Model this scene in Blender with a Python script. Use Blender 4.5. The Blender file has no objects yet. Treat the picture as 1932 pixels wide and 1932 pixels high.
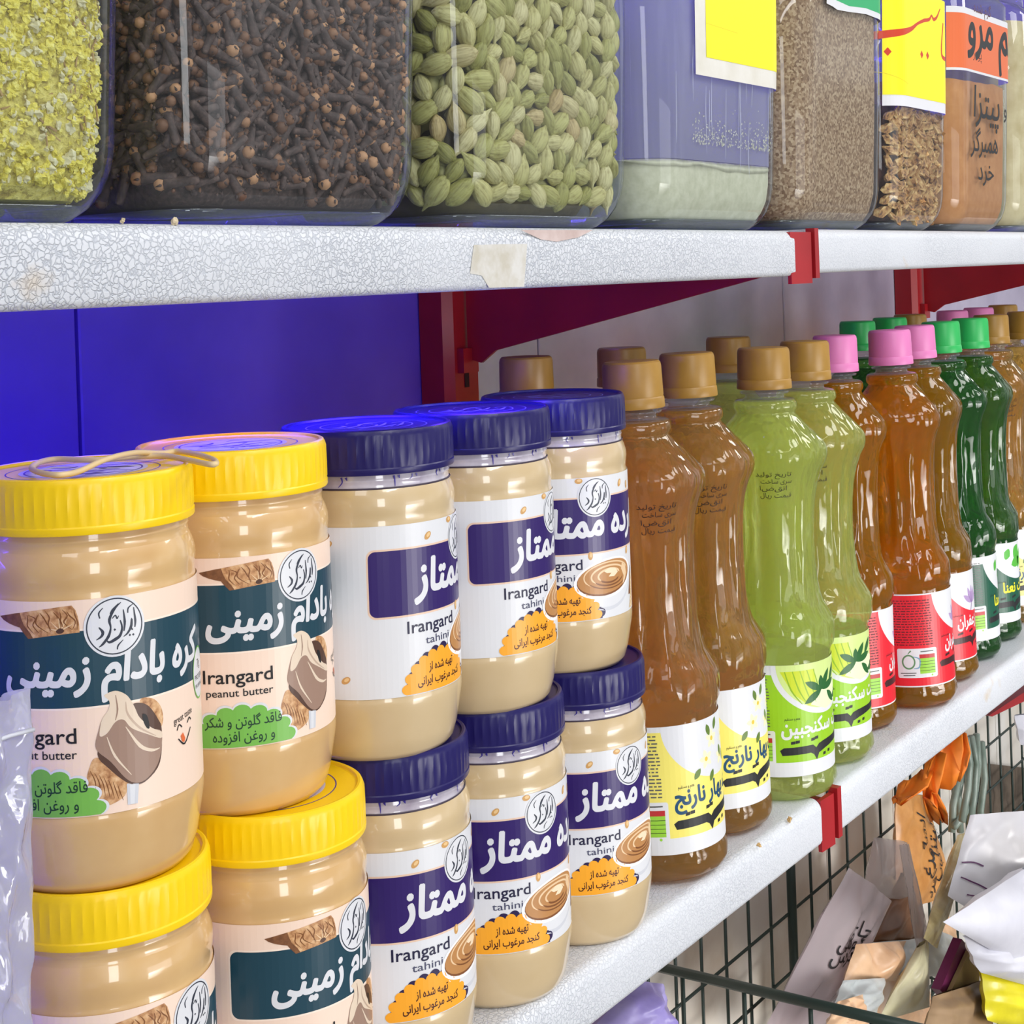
import bpy, bmesh, math, random
import numpy as np
from mathutils import Vector, Matrix
from mathutils.geometry import tessellate_polygon, delaunay_2d_cdt
SC = bpy.context.scene
COL = SC.collection
RND = random.Random(7)
NR = np.random.RandomState(5)

# ------------------------------------------------------------------ camera
F, PX, PY, RHO = 2870.0, 966.0, 523.0, 0.035
TH = math.atan2(2034.0, 2870.0)
CT, ST = math.cos(TH), math.sin(TH)
cr, sr = math.cos(RHO), math.sin(RHO)
fwd = Vector((CT, ST, 0)); rgt = Vector((ST, -CT, 0)); upv = Vector((0, 0, 1))
cright = rgt * cr - upv * sr
cup = rgt * sr + upv * cr
cam = bpy.data.cameras.new('camera')
camo = bpy.data.objects.new('camera', cam); COL.objects.link(camo)
camo.matrix_world = Matrix(((cright.x, cup.x, -fwd.x, 0), (cright.y, cup.y, -fwd.y, 0), (cright.z, cup.z, -fwd.z, 0), (0, 0, 0, 1)))
cam.sensor_width = 36.0; cam.lens = 36.0 * F / 1932.0
cam.shift_y = -(966.0 - PY) / 1932.0
cam.clip_start = 0.02; cam.clip_end = 50
SC.camera = camo
# ------------------------------------------------------------------ light
W = bpy.data.worlds.new('shop_ambient'); SC.world = W; W.use_nodes = True
bg = W.node_tree.nodes['Background']; bg.inputs[0].default_value = (0.93, 0.96, 1.0, 1); bg.inputs[1].default_value = 0.5
WN, WL = W.node_tree.nodes, W.node_tree.links   # unseen surround: bright and dark noise patches added to vary the reflections
wt = WN.new('ShaderNodeTexCoord'); wn = WN.new('ShaderNodeTexNoise'); wn.inputs['Scale'].default_value = 3.2; wn.inputs['Detail'].default_value = 4; WL.new(wt.outputs['Generated'], wn.inputs['Vector'])
wr = WN.new('ShaderNodeValToRGB'); we = wr.color_ramp.elements; we[0].position = .40; we[0].color = (.30, .31, .33, 1); we[1].position = .66; we[1].color = (2.3, 2.35, 2.4, 1); e = we.new(.54); e.color = (.85, .87, .9, 1)
WL.new(wn.outputs['Fac'], wr.inputs[0]); WL.new(wr.outputs[0], bg.inputs[0])
def area(name, loc, target, sx, sy, power, color=(1, 1, 1), spread=math.pi):
    l = bpy.data.lights.new(name, 'AREA'); l.shape = 'RECTANGLE'; l.size = sx; l.size_y = sy; l.energy = power; l.color = color; l.spread = spread
    o = bpy.data.objects.new(name, l); COL.objects.link(o); o.location = loc
    d = Vector(target) - Vector(loc); o.rotation_euler = d.to_track_quat('-Z', 'Y').to_euler()
    return o
area('ceiling_panel', (0.1, -0.9, 1.25), (0.6, 0.45, -0.1), 0.6, 0.6, 11.5, (1, 0.98, 0.95))
area('ceiling_panel', (1.6, -0.9, 1.3), (1.2, 0.45, -0.2), 0.6, 0.6, 13, (1, 0.98, 0.95))
area('ceiling_panel', (-0.9, -0.35, 1.2), (0.7, 0.45, -0.1), 0.5, 0.5, 4, (0.95, 0.97, 1.0))
area('ceiling_panel', (3.2, -0.8, 1.3), (1.6, 0.45, -0.2), 0.6, 0.6, 12, (1, 0.98, 0.95))
area('unseen_front_light', (-1.3, -2.3, 0.35), (0.9, 0.5, -0.3), 0.55, 1.5, 26, (0.96, 0.98, 1.0))  # unseen window light behind the viewpoint, inferred from streaks on the jar corners
area('unseen_front_light', (1.2, -2.0, -0.75), (1.3, 0.6, -0.72), 1.4, 0.7, 5.5, (1.0, 0.98, 0.95), 0.9)  # added fill, no window: low narrow beam brightening the wall under the shelf
area('unseen_front_light', (1.3, -2.6, -0.35), (1.2, 0.6, -0.55), 1.6, 0.9, 14, (0.98, 0.98, 1.0))  # added wide fill from the front, unseen, for the shaded lower part
area('ceiling_tube', (0.55, -0.55, 0.62), (0.6, 0.45, 0.05), 0.9, 0.03, 1.6, (1, 1, 1))
area('blue_led_strip', (0.10, 0.655, -0.03), (0.13, 0.715, -0.28), 1.1, 0.02, 3.4, (0.09, 0.03, 1.0))
area('blue_led_strip', (0.55, 0.66, 0.36), (0.55, 0.68, 0.0), 1.5, 0.02, 6.0, (0.12, 0.05, 1.0))
SC.view_settings.view_transform = 'Standard'; SC.view_settings.look = 'None'
SC.view_settings.exposure = -0.22; SC.view_settings.gamma = 1.0; SC.view_settings.use_curve_mapping = False
SC.cycles.max_bounces = 12; SC.cycles.transparent_max_bounces = 24; SC.cycles.transmission_bounces = 10
SC.cycles.glossy_bounces = 5; SC.cycles.diffuse_bounces = 4; SC.cycles.use_denoising = True

# ------------------------------------------------------------------ geometry of the rack (metres, camera at the origin)
YF, YW = 0.405, 0.707
ZU, ZL = 0.0231, -0.336
XB, XB2 = 0.900, 1.842
LIP = 0.0285

def ray(x, y):
    dx, dy = x - PX, y - PY
    u = dx * cr - dy * sr; v = dx * sr + dy * cr
    return Vector((CT + u / F * ST, ST - u / F * CT, -v / F))
def at(x, y, Y):
    r = ray(x, y); return r * (Y / r.y)
def atz(x, y, Z):
    r = ray(x, y); return r * (Z / r.z)

# ------------------------------------------------------------------ materials
def s2l(c):
    return tuple((v / 12.92 if v <= 0.04045 else ((v + 0.055) / 1.055) ** 2.4) for v in [q / 255.0 for q in c])
MATS = {}
def mat(name, rgb, rough=0.5, metal=0.0, coat=0.0, spec=0.5, emit=None):
    if name in MATS: return MATS[name]
    m = bpy.data.materials.new(name); m.use_nodes = True
    b = m.node_tree.nodes['Principled BSDF']
    b.inputs['Base Color'].default_value = (*s2l(rgb), 1); b.inputs['Roughness'].default_value = rough
    b.inputs['Metallic'].default_value = metal; b.inputs['Coat Weight'].default_value = coat; b.inputs['Coat Roughness'].default_value = 0.05
    b.inputs['Specular IOR Level'].default_value = spec
    MATS[name] = m; return m
def nodes(m): return m.node_tree.nodes, m.node_tree.links
def coord(m, kind='Object'):
    N, L = nodes(m); t = N.new('ShaderNodeTexCoord'); return t.outputs[kind]
def noise_node(m, scale, detail=3, src=None, rough=0.55):
    N, L = nodes(m); n = N.new('ShaderNodeTexNoise'); n.inputs['Scale'].default_value = scale; n.inputs['Detail'].default_value = detail
    n.inputs['Roughness'].default_value = rough
    L.new(src or coord(m), n.inputs['Vector']); return n
def ramp(m, src, stops):
    N, L = nodes(m); r = N.new('ShaderNodeValToRGB'); e = r.color_ramp.elements
    while len(e) < len(stops): e.new(0.5)
    for i, (p, c) in enumerate(stops): e[i].position = p; e[i].color = (*s2l(c), 1)
    L.new(src, r.inputs['Fac']); return r.outputs['Color']
def setcol(m, out):
    N, L = nodes(m); L.new(out, N['Principled BSDF'].inputs['Base Color'])
def bump(m, src, strength=0.3, dist=0.001):
    N, L = nodes(m); b = N.new('ShaderNodeBump'); b.inputs['Strength'].default_value = strength; b.inputs['Distance'].default_value = dist
    L.new(src, b.inputs['Height']); L.new(b.outputs['Normal'], N['Principled BSDF'].inputs['Normal']); return b
def noisy(name, stops, scale, rough=0.6, bstr=0.3, bdist=0.001, detail=4, coat=0.0):
    if name in MATS: return MATS[name]
    m = mat(name, stops[0][1], rough, coat=coat); n = noise_node(m, scale, detail)
    setcol(m, ramp(m, n.outputs['Fac'], stops))
    if bstr: bump(m, n.outputs['Fac'], bstr, bdist)
    return m
def film(name, tint, ior=1.45, rough=0.03, haze=0.0, hazecol=(235, 238, 245), crinkle=0):
    """thin clear sheet: what lies behind shows straight through, the surface reflects by Fresnel, haze is its own milky share"""
    if name in MATS: return MATS[name]
    m = bpy.data.materials.new(name); m.use_nodes = True; N, L = nodes(m); N.clear()
    o = N.new('ShaderNodeOutputMaterial'); t = N.new('ShaderNodeBsdfTransparent'); t.inputs[0].default_value = (*s2l(tint), 1)
    g = N.new('ShaderNodeBsdfGlossy'); g.inputs['Roughness'].default_value = rough
    f = N.new('ShaderNodeFresnel'); ge = N.new('ShaderNodeNewGeometry')
    pw = N.new('ShaderNodeMath'); pw.operation = 'MULTIPLY_ADD'; L.new(ge.outputs['Backfacing'], pw.inputs[0]); pw.inputs[1].default_value = 1 / ior - ior; pw.inputs[2].default_value = ior; L.new(pw.outputs[0], f.inputs[0])
    mx = N.new('ShaderNodeMixShader'); L.new(f.outputs[0], mx.inputs[0]); L.new(g.outputs[0], mx.inputs[2])
    if haze:
        d = N.new('ShaderNodeBsdfDiffuse'); d.inputs[0].default_value = (*s2l(hazecol), 1)
        tr = N.new('ShaderNodeBsdfTranslucent'); tr.inputs[0].default_value = (*s2l(hazecol), 1)
        a = N.new('ShaderNodeMixShader'); a.inputs[0].default_value = 0.4; L.new(d.outputs[0], a.inputs[1]); L.new(tr.outputs[0], a.inputs[2])
        h = N.new('ShaderNodeMixShader'); h.inputs[0].default_value = haze; L.new(t.outputs[0], h.inputs[1]); L.new(a.outputs[0], h.inputs[2])
        L.new(h.outputs[0], mx.inputs[1])
    else: L.new(t.outputs[0], mx.inputs[1])
    if crinkle:
        tc = N.new('ShaderNodeTexCoord'); n = N.new('ShaderNodeTexNoise'); n.inputs['Scale'].default_value = crinkle; n.inputs['Detail'].default_value = 3
        n.inputs['Distortion'].default_value = 1.2
        b = N.new('ShaderNodeBump'); b.inputs['Strength'].default_value = 0.6; b.inputs['Distance'].default_value = 0.003
        L.new(tc.outputs['Object'], n.inputs['Vector']); L.new(n.outputs['Fac'], b.inputs['Height'])
        L.new(b.outputs[0], g.inputs['Normal']); L.new(b.outputs[0], f.inputs['Normal'])
    L.new(mx.outputs[0], o.inputs[0]); MATS[name] = m; return m
def liquid(name, rgb, cloud=0.25, cloudcol=None, clear=0.55):
    """coloured syrup: part passes straight, part is bent, a small cloudy share scatters"""
    if name in MATS: return MATS[name]
    m = bpy.data.materials.new(name); m.use_nodes = True; N, L = nodes(m); N.clear()
    o = N.new('ShaderNodeOutputMaterial'); c4 = (*s2l(rgb), 1); k4 = (*s2l(cloudcol or rgb), 1)
    r = N.new('ShaderNodeBsdfRefraction'); r.inputs['Color'].default_value = c4; r.inputs['IOR'].default_value = 1.3; r.inputs['Roughness'].default_value = 0.02
    t = N.new('ShaderNodeBsdfTransparent'); t.inputs[0].default_value = c4
    g = N.new('ShaderNodeBsdfGlossy'); g.inputs['Roughness'].default_value = 0.04
    f = N.new('ShaderNodeFresnel'); ge = N.new('ShaderNodeNewGeometry')
    pw = N.new('ShaderNodeMath'); pw.operation = 'MULTIPLY_ADD'; L.new(ge.outputs['Backfacing'], pw.inputs[0]); pw.inputs[1].default_value = 1 / 1.5 - 1.5; pw.inputs[2].default_value = 1.5; L.new(pw.outputs[0], f.inputs[0])
    rt = N.new('ShaderNodeMixShader'); rt.inputs[0].default_value = clear; L.new(r.outputs[0], rt.inputs[1]); L.new(t.outputs[0], rt.inputs[2])
    tr = N.new('ShaderNodeBsdfTranslucent'); tr.inputs[0].default_value = k4
    d = N.new('ShaderNodeBsdfDiffuse'); d.inputs[0].default_value = k4
    a = N.new('ShaderNodeMixShader'); a.inputs[0].default_value = 0.5; L.new(tr.outputs[0], a.inputs[1]); L.new(d.outputs[0], a.inputs[2])
    c = N.new('ShaderNodeMixShader'); c.inputs[0].default_value = cloud; L.new(rt.outputs[0], c.inputs[1]); L.new(a.outputs[0], c.inputs[2])
    mx = N.new('ShaderNodeMixShader'); L.new(f.outputs[0], mx.inputs[0]); L.new(c.outputs[0], mx.inputs[1]); L.new(g.outputs[0], mx.inputs[2])
    tc = N.new('ShaderNodeTexCoord'); mp = N.new('ShaderNodeMapping'); mp.inputs['Scale'].default_value = (1, 1, .35); L.new(tc.outputs['Object'], mp.inputs[0])
    n = N.new('ShaderNodeTexNoise'); n.inputs['Scale'].default_value = 95; n.inputs['Detail'].default_value = 1
    b = N.new('ShaderNodeBump'); b.inputs['Strength'].default_value = 0.7; b.inputs['Distance'].default_value = 0.005
    L.new(mp.outputs[0], n.inputs['Vector']); L.new(n.outputs['Fac'], b.inputs['Height'])
    L.new(b.outputs[0], r.inputs['Normal']); L.new(b.outputs[0], g.inputs['Normal'])
    L.new(mx.outputs[0], o.inputs[0]); MATS[name] = m; return m

# ------------------------------------------------------------------ object helpers
def link(name, me, mats, parent=None, smooth=False):
    o = bpy.data.objects.new(name, me); COL.objects.link(o)
    for m in (mats if isinstance(mats, (list, tuple)) else [mats]): me.materials.append(m)
    if parent is not None: o.parent = parent
    if smooth: me.polygons.foreach_set('use_smooth', [True] * len(me.polygons))
    return o
def mesh(verts, faces, mi=None):
    me = bpy.data.meshes.new('mesh'); me.from_pydata([tuple(v) for v in verts], [], faces)
    if mi is not None: me.polygons.foreach_set('material_index', mi)
    me.update(); return me
def tag(o, label, cat, group=None, kind=None):
    o['label'] = label; o['category'] = cat
    if group: o['group'] = group
    if kind: o['kind'] = kind
    return o
def empty(name, loc, rz=0.0):
    o = bpy.data.objects.new(name, None); COL.objects.link(o); o.location = loc; o.rotation_euler = (0, 0, rz); o.empty_display_size = 0.02
    return o
class MB:
    def __init__(s): s.v = []; s.f = []; s.m = []
    def add(s, V, Fs, m=0):
        b = len(s.v); s.v += [tuple(q) for q in V]; s.f += [tuple(b + i for i in f) for f in Fs]; s.m += [m] * len(Fs); return s
    def box(s, lo, hi, m=0):
        x0, y0, z0 = lo; x1, y1, z1 = hi
        return s.add([(x0, y0, z0), (x1, y0, z0), (x1, y1, z0), (x0, y1, z0), (x0, y0, z1), (x1, y0, z1), (x1, y1, z1), (x0, y1, z1)],
                     [(0, 3, 2, 1), (4, 5, 6, 7), (0, 1, 5, 4), (1, 2, 6, 5), (2, 3, 7, 6), (3, 0, 4, 7)], m)
    def tube(s, pts, r, seg=8, m=0, closed=False, cap=True):
        pts = [Vector(p) for p in pts]; n = len(pts); V = []; Fs = []
        rr = r if isinstance(r, (list, tuple)) else [r] * n
        prev = None
        for i, p in enumerate(pts):
            if closed: t = pts[(i + 1) % n] - pts[i - 1]
            else: t = pts[min(i + 1, n - 1)] - pts[max(i - 1, 0)]
            t.normalize()
            a = prev if prev is not None else (Vector((0, 0, 1)) if abs(t.z) < 0.9 else Vector((1, 0, 0)))
            x = (a - t * a.dot(t)).normalized(); prev = x; y = t.cross(x)
            for k in range(seg):
                an = 2 * math.pi * k / seg; V.append(p + (x * math.cos(an) + y * math.sin(an)) * rr[i])
        for i in range(n if closed else n - 1):
            j = (i + 1) % n
            for k in range(seg): Fs.append((i * seg + k, i * seg + (k + 1) % seg, j * seg + (k + 1) % seg, j * seg + k))
        if cap and not closed: Fs.append(tuple(range(seg - 1, -1, -1))); Fs.append(tuple((n - 1) * seg + k for k in range(seg)))
        return s.add(V, Fs, m)
    def lathe(s, prof, seg=48, rf=None, m=0, capb=False, capt=False):
        V = []; Fs = []
        for i, (r, z) in enumerate(prof):
            for k in range(seg):
                a = 2 * math.pi * k / seg; q = rf(r, z, a, i) if rf else r
                V.append((q * math.cos(a), q * math.sin(a), z))
        for i in range(len(prof) - 1):
            for k in range(seg): Fs.append((i * seg + k, i * seg + (k + 1) % seg, (i + 1) * seg + (k + 1) % seg, (i + 1) * seg + k))
        if capb: Fs.append(tuple(range(seg - 1, -1, -1)))
        if capt: Fs.append(tuple((len(prof) - 1) * seg + k for k in range(seg)))
        return s.add(V, Fs, m)
    def prism(s, pts, axis, a, b, m=0):
        """closed outline extruded along an axis from a to b"""
        n = len(pts)
        def P(p, t):
            if axis == 'x': return (t, p[0], p[1])
            if axis == 'y': return (p[0], t, p[1])
            return (p[0], p[1], t)
        V = [P(p, a) for p in pts] + [P(p, b) for p in pts]
        Fs = [(i, (i + 1) % n, n + (i + 1) % n, n + i) for i in range(n)]
        tri = tessellate_polygon([[Vector((p[0], p[1], 0)) for p in pts]])
        Fs += [tuple(t) for t in tri] + [tuple(n + i for i in t[::-1]) for t in tri]
        return s.add(V, Fs, m)
    def mesh(s): return mesh(s.v, s.f, s.m)
    def build(s, name, mats, parent=None, smooth=False): 
        o = link(name, s.mesh(), mats, parent, smooth)
        bm = bmesh.new(); bm.from_mesh(o.data); bmesh.ops.recalc_face_normals(bm, faces=bm.faces); bm.to_mesh(o.data); bm.free()
        return o
def smooth_angle(o, deg=40):
    me = o.data; me.polygons.foreach_set('use_smooth', [True] * len(me.polygons))
    bm = bmesh.new(); bm.from_mesh(me)
    for e in bm.edges:
        if len(e.link_faces) == 2 and e.calc_face_angle(0) > math.radians(deg): e.smooth = False
    bm.to_mesh(me); bm.free(); return o

# ------------------------------------------------------------------ lettering and printed artwork
FORMS = {}
for line in '''ا fe8d fe8e - -|آ fe81 fe82 - -|ب fe8f fe90 fe91 fe92|پ fb56 fb57 fb58 fb59|ت fe95 fe96 fe97 fe98|ث fe99 fe9a fe9b fe9c|ج fe9d fe9e fe9f fea0|چ fb7a fb7b fb7c fb7d|ح fea1 fea2 fea3 fea4|خ fea5 fea6 fea7 fea8|د fea9 feaa - -|ذ feab feac - -|ر fead feae - -|ز feaf feb0 - -|س feb1 feb2 feb3 feb4|ش feb5 feb6 feb7 feb8|ع fec9 feca fecb fecc|غ fecd fece fecf fed0|ف fed1 fed2 fed3 fed4|ق fed5 fed6 fed7 fed8|ک fb8e fb8f fb90 fb91|گ fb92 fb93 fb94 fb95|ل fedd fede fedf fee0|م fee1 fee2 fee3 fee4|ن fee5 fee6 fee7 fee8|ه fee9 feea feeb feec|و feed feee - -|ی fbfc fbfd fbfe fbff'''.split('|'):
    c, *f = line.split(); FORMS[c] = [None if q == '-' else chr(int(q, 16)) for q in f]
def shape_fa(s):
    out = []
    for i, c in enumerate(s):
        if c not in FORMS: out.append(c); continue
        f = FORMS[c]; p = s[i - 1] if i else ' '; n = s[i + 1] if i + 1 < len(s) else ' '
        jp = p in FORMS and FORMS[p][2] is not None; jn = n in FORMS and f[2] is not None
        out.append(f[3] if jp and jn else f[1] if jp else f[2] if jn else f[0])
    return ''.join(out[::-1])
_txt = {}
def text_geo(s, offset=0.0, fa=True, res=3):
    """letters as triangles: font outlines, triangulated, keeping what the outlines wind around"""
    k = (s, fa)
    if k in _txt: return _txt[k]
    c = bpy.data.curves.new('lettering', 'FONT'); c.body = shape_fa(s) if fa else s; c.size = 1; c.resolution_u = res; c.fill_mode = 'NONE'
    o = bpy.data.objects.new('lettering', c); COL.objects.link(o)
    dg = bpy.context.evaluated_depsgraph_get(); dg.update()
    me = o.evaluated_get(dg).to_mesh(); V = [Vector((v.co.x, v.co.y)) for v in me.vertices]; nb = {}
    for e in me.edges:
        p, q = e.vertices; nb.setdefault(p, []).append(q); nb.setdefault(q, []).append(p)
    o.evaluated_get(dg).to_mesh_clear(); bpy.data.objects.remove(o); bpy.data.curves.remove(c)
    seen = set(); E = []
    for i in range(len(V)):
        if i in seen or i not in nb: continue
        lp = [i]; seen.add(i); cur = i
        while True:
            n = [q for q in nb[cur] if q not in seen]
            if not n: break
            cur = min(n, key=lambda q: abs(q - cur)); lp.append(cur); seen.add(cur)
        E += [(lp[j - 1], lp[j]) for j in range(len(lp))]
    if not E: _txt[k] = ([], []); return _txt[k]
    W2, _, Fc, *_r = delaunay_2d_cdt(V, E, [], 0, 1e-6)
    A0 = np.array([V[p][:] for p, q in E]); B0 = np.array([V[q][:] for p, q in E]); out = []
    for f in Fc:
        x, y = sum((W2[i] for i in f), Vector((0, 0))) / len(f)
        up = (A0[:, 1] <= y) & (B0[:, 1] > y); dn = (A0[:, 1] > y) & (B0[:, 1] <= y)
        cr_ = (B0[:, 0] - A0[:, 0]) * (y - A0[:, 1]) - (x - A0[:, 0]) * (B0[:, 1] - A0[:, 1])
        if int((up & (cr_ > 0)).sum()) - int((dn & (cr_ < 0)).sum()) != 0: out.append(tuple(f))
    _txt[k] = ([(v.x, v.y) for v in W2], out); return _txt[k]
class Art:
    """flat print laid out in millimetres, wrapped later on a jar, a bottle or a pouch; each layer sits a hair above the one below"""
    def __init__(s): s.V = []; s.F = []; s.M = []; s.mats = []
    def mi(s, m):
        if m not in s.mats: s.mats.append(m)
        return s.mats.index(m)
    def raw(s, V, Fs, m, l):
        b = len(s.V); s.V += [(x, y, l) for x, y in V]; s.F += [tuple(b + i for i in f) for f in Fs]; s.M += [s.mi(m)] * len(Fs)
    def poly(s, pts, m, l):
        tri = tessellate_polygon([[Vector((p[0], p[1], 0)) for p in pts]]); s.raw(pts, [tuple(t) for t in tri], m, l)
    def spoly(s, pts, m, l, k=4):
        n = len(pts); Q = []
        for i in range(n):
            a, b, c, d = [Vector(pts[(i + q) % n]) for q in (-1, 0, 1, 2)]
            for j in range(k): t = j / k; Q.append(tuple(0.5 * (2 * b + (c - a) * t + (2 * a - 5 * b + 4 * c - d) * t * t + (3 * b - a - 3 * c + d) * t ** 3)))
        s.poly(Q, m, l)
    def rect(s, x0, y0, x1, y1, m, l, r=0.0):
        if r <= 0: return s.poly([(x0, y0), (x1, y0), (x1, y1), (x0, y1)], m, l)
        P = []
        for cx, cy, a0 in ((x1 - r, y1 - r, 0), (x0 + r, y1 - r, 90), (x0 + r, y0 + r, 180), (x1 - r, y0 + r, 270)):
            for k in range(7): a = math.radians(a0 + 15 * k); P.append((cx + r * math.cos(a), cy + r * math.sin(a)))
        s.poly(P, m, l)
    def ell(s, cx, cy, rx, ry, m, l, rot=0, n=32, a0=0, a1=360):
        P = []
        k_ = n if a1 - a0 >= 360 else n + 1
        for k in range(k_):
            a = math.radians(a0 + (a1 - a0) * k / n); x, y = rx * math.cos(a), ry * math.sin(a); q = math.radians(rot)
            P.append((cx + x * math.cos(q) - y * math.sin(q), cy + x * math.sin(q) + y * math.cos(q)))
        s.poly(P, m, l)
    def ring(s, cx, cy, rx, ry, w, m, l, n=48):
        V = []
        for k in range(n):
            a = 2 * math.pi * k / n; V += [(cx + rx * math.cos(a), cy + ry * math.sin(a)), (cx + (rx - w) * math.cos(a), cy + (ry - w) * math.sin(a))]
        s.raw(V, [(2 * k, 2 * ((k + 1) % n), 2 * ((k + 1) % n) + 1, 2 * k + 1) for k in range(n)], m, l)
    def stroke(s, pts, w, m, l, sub=4):
        """pen stroke through the points (smoothed); w is one width or one per point"""
        P = [Vector((p[0], p[1])) for p in pts]; Wd = list(w) if isinstance(w, (list, tuple)) else [w] * len(P)
        if len(P) > 2 and sub > 1:
            Q = []; QW = []
            for i in range(len(P) - 1):
                a, b, c, d = P[max(i - 1, 0)], P[i], P[i + 1], P[min(i + 2, len(P) - 1)]
                for k in range(sub):
                    t = k / sub; Q.append(0.5 * (2 * b + (c - a) * t + (2 * a - 5 * b + 4 * c - d) * t * t + (3 * b - a - 3 * c + d) * t ** 3)); QW.append(Wd[i] + (Wd[i + 1] - Wd[i]) * t)
            Q.append(P[-1]); QW.append(Wd[-1]); P, Wd = Q, QW
        V = []
        for i, p in enumerate(P):
            t = P[min(i + 1, len(P) - 1)] - P[max(i - 1, 0)]
            if t.length < 1e-9: t = Vector((1, 0))
            t.normalize(); n = Vector((-t.y, t.x)) * Wd[i] * 0.5; V += [tuple(p + n), tuple(p - n)]
        s.raw(V, [(2 * i, 2 * i + 1, 2 * i + 3, 2 * i + 2) for i in range(len(P) - 1)], m, l)
    def dot(s, x, y, r, m, l): s.poly([(x - r, y), (x, y - r), (x + r, y), (x, y + r)], m, l)
    def text(s, t, x, y, h, m, l, align='c', width=None, offset=0.0, fa=True, shear=0.0, rot=0.0, vert=False):
        V, Fs = text_geo(t, 0.0, fa)
        if not V: return
        x0 = min(v[0] for v in V); x1 = max(v[0] for v in V)
        sx = h if width is None else width / (x1 - x0)
        ax = {'c': (x0 + x1) / 2, 'l': x0, 'r': x1}[align]; q = math.radians(rot)
        nk = 0 if offset <= 0 else (4 if offset < .02 else 8)   # heavier weights: the letters laid over themselves, nudged outwards
        for k in range(-1 if nk == 0 or nk == 8 else 0, nk):
            ox, oy = (0, 0) if k < 0 else (offset * math.cos(2 * math.pi * (k + .5) / nk), offset * math.sin(2 * math.pi * (k + .5) / nk)); out = []
            for a, b in V:
                px, py = (a + ox * h / sx - ax) * sx + b * h * shear, (b + oy) * h
                out.append((x + px * math.cos(q) - py * math.sin(q), y + px * math.sin(q) + py * math.cos(q)))
            s.raw(out, Fs, m, l + .012 * (k + 1))
    def mesh(s, fn, cut=2.5, eps=0.00006):
        """fn(u_mm, v_mm) -> (point, normal) in metres"""
        bm = bmesh.new(); vs = [bm.verts.new(v) for v in s.V]
        for f, m in zip(s.F, s.M):
            try: q = bm.faces.new([vs[i] for i in f]); q.material_index = m
            except ValueError: pass
        us = [v[0] for v in s.V]; u = math.floor(min(us) / cut) * cut + cut
        while u < max(us):
            bmesh.ops.bisect_plane(bm, geom=bm.verts[:] + bm.edges[:] + bm.faces[:], plane_co=(u, 0, 0), plane_no=(1, 0, 0), dist=1e-6); u += cut
        for v in bm.verts:
            p, n = fn(v.co.x, v.co.y); v.co = Vector(p) + Vector(n) * (eps * (v.co.z + 1))
        me = bpy.data.meshes.new('print'); bm.to_mesh(me); bm.free(); return me
def wrap(radius, z0):
    def fn(u, v):
        a = u / 1000 / radius; n = Vector((math.cos(a), math.sin(a), 0)); return (n.x * radius, n.y * radius, z0 + v / 1000), n
    return fn
def link_art(name, art, fn, parent, cut=2.5, eps=0.00006):
    me = art.mesh(fn, cut, eps); return link(name, me, art.mats, parent)

INK = mat('black_ink', (22, 22, 26), 0.45); WHITE = mat('white_print', (222, 223, 228), 0.35); NAVY = mat('navy_print', (46, 24, 100), 0.3)
TEAL = mat('teal_print', (28, 66, 82), 0.3); PEACH = mat('peach_paper', (246, 219, 200), 0.35); GREENP = mat('green_print', (118, 184, 78), 0.35)
AMBER = mat('amber_print', (246, 168, 40), 0.35); DKRED = mat('maroon_ink', (70, 20, 10), 0.4); CREAM = mat('cream_print', (228, 208, 186), 0.35)
SPOON = mat('spoon_brown_print', (158, 128, 112), 0.35); SPOOND = mat('dark_brown_print', (84, 56, 44), 0.35); CARAMEL = mat('caramel_print', (186, 132, 78), 0.35)
CARAMELL = mat('pale_caramel_print', (232, 200, 160), 0.35); CARAMELD = mat('brown_print', (128, 78, 40), 0.35); GREYP = mat('pale_grey_print', (206, 208, 216), 0.35)
SEED = mat('seed_print', (205, 155, 90), 0.4); ORANGEP = mat('orange_print', (226, 110, 60), 0.4)
NUT = noisy('nut_print', [(0.3, (150, 96, 56)), (0.5, (204, 154, 106)), (0.7, (230, 192, 148))], 420, 0.4, 0, detail=5)
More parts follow.
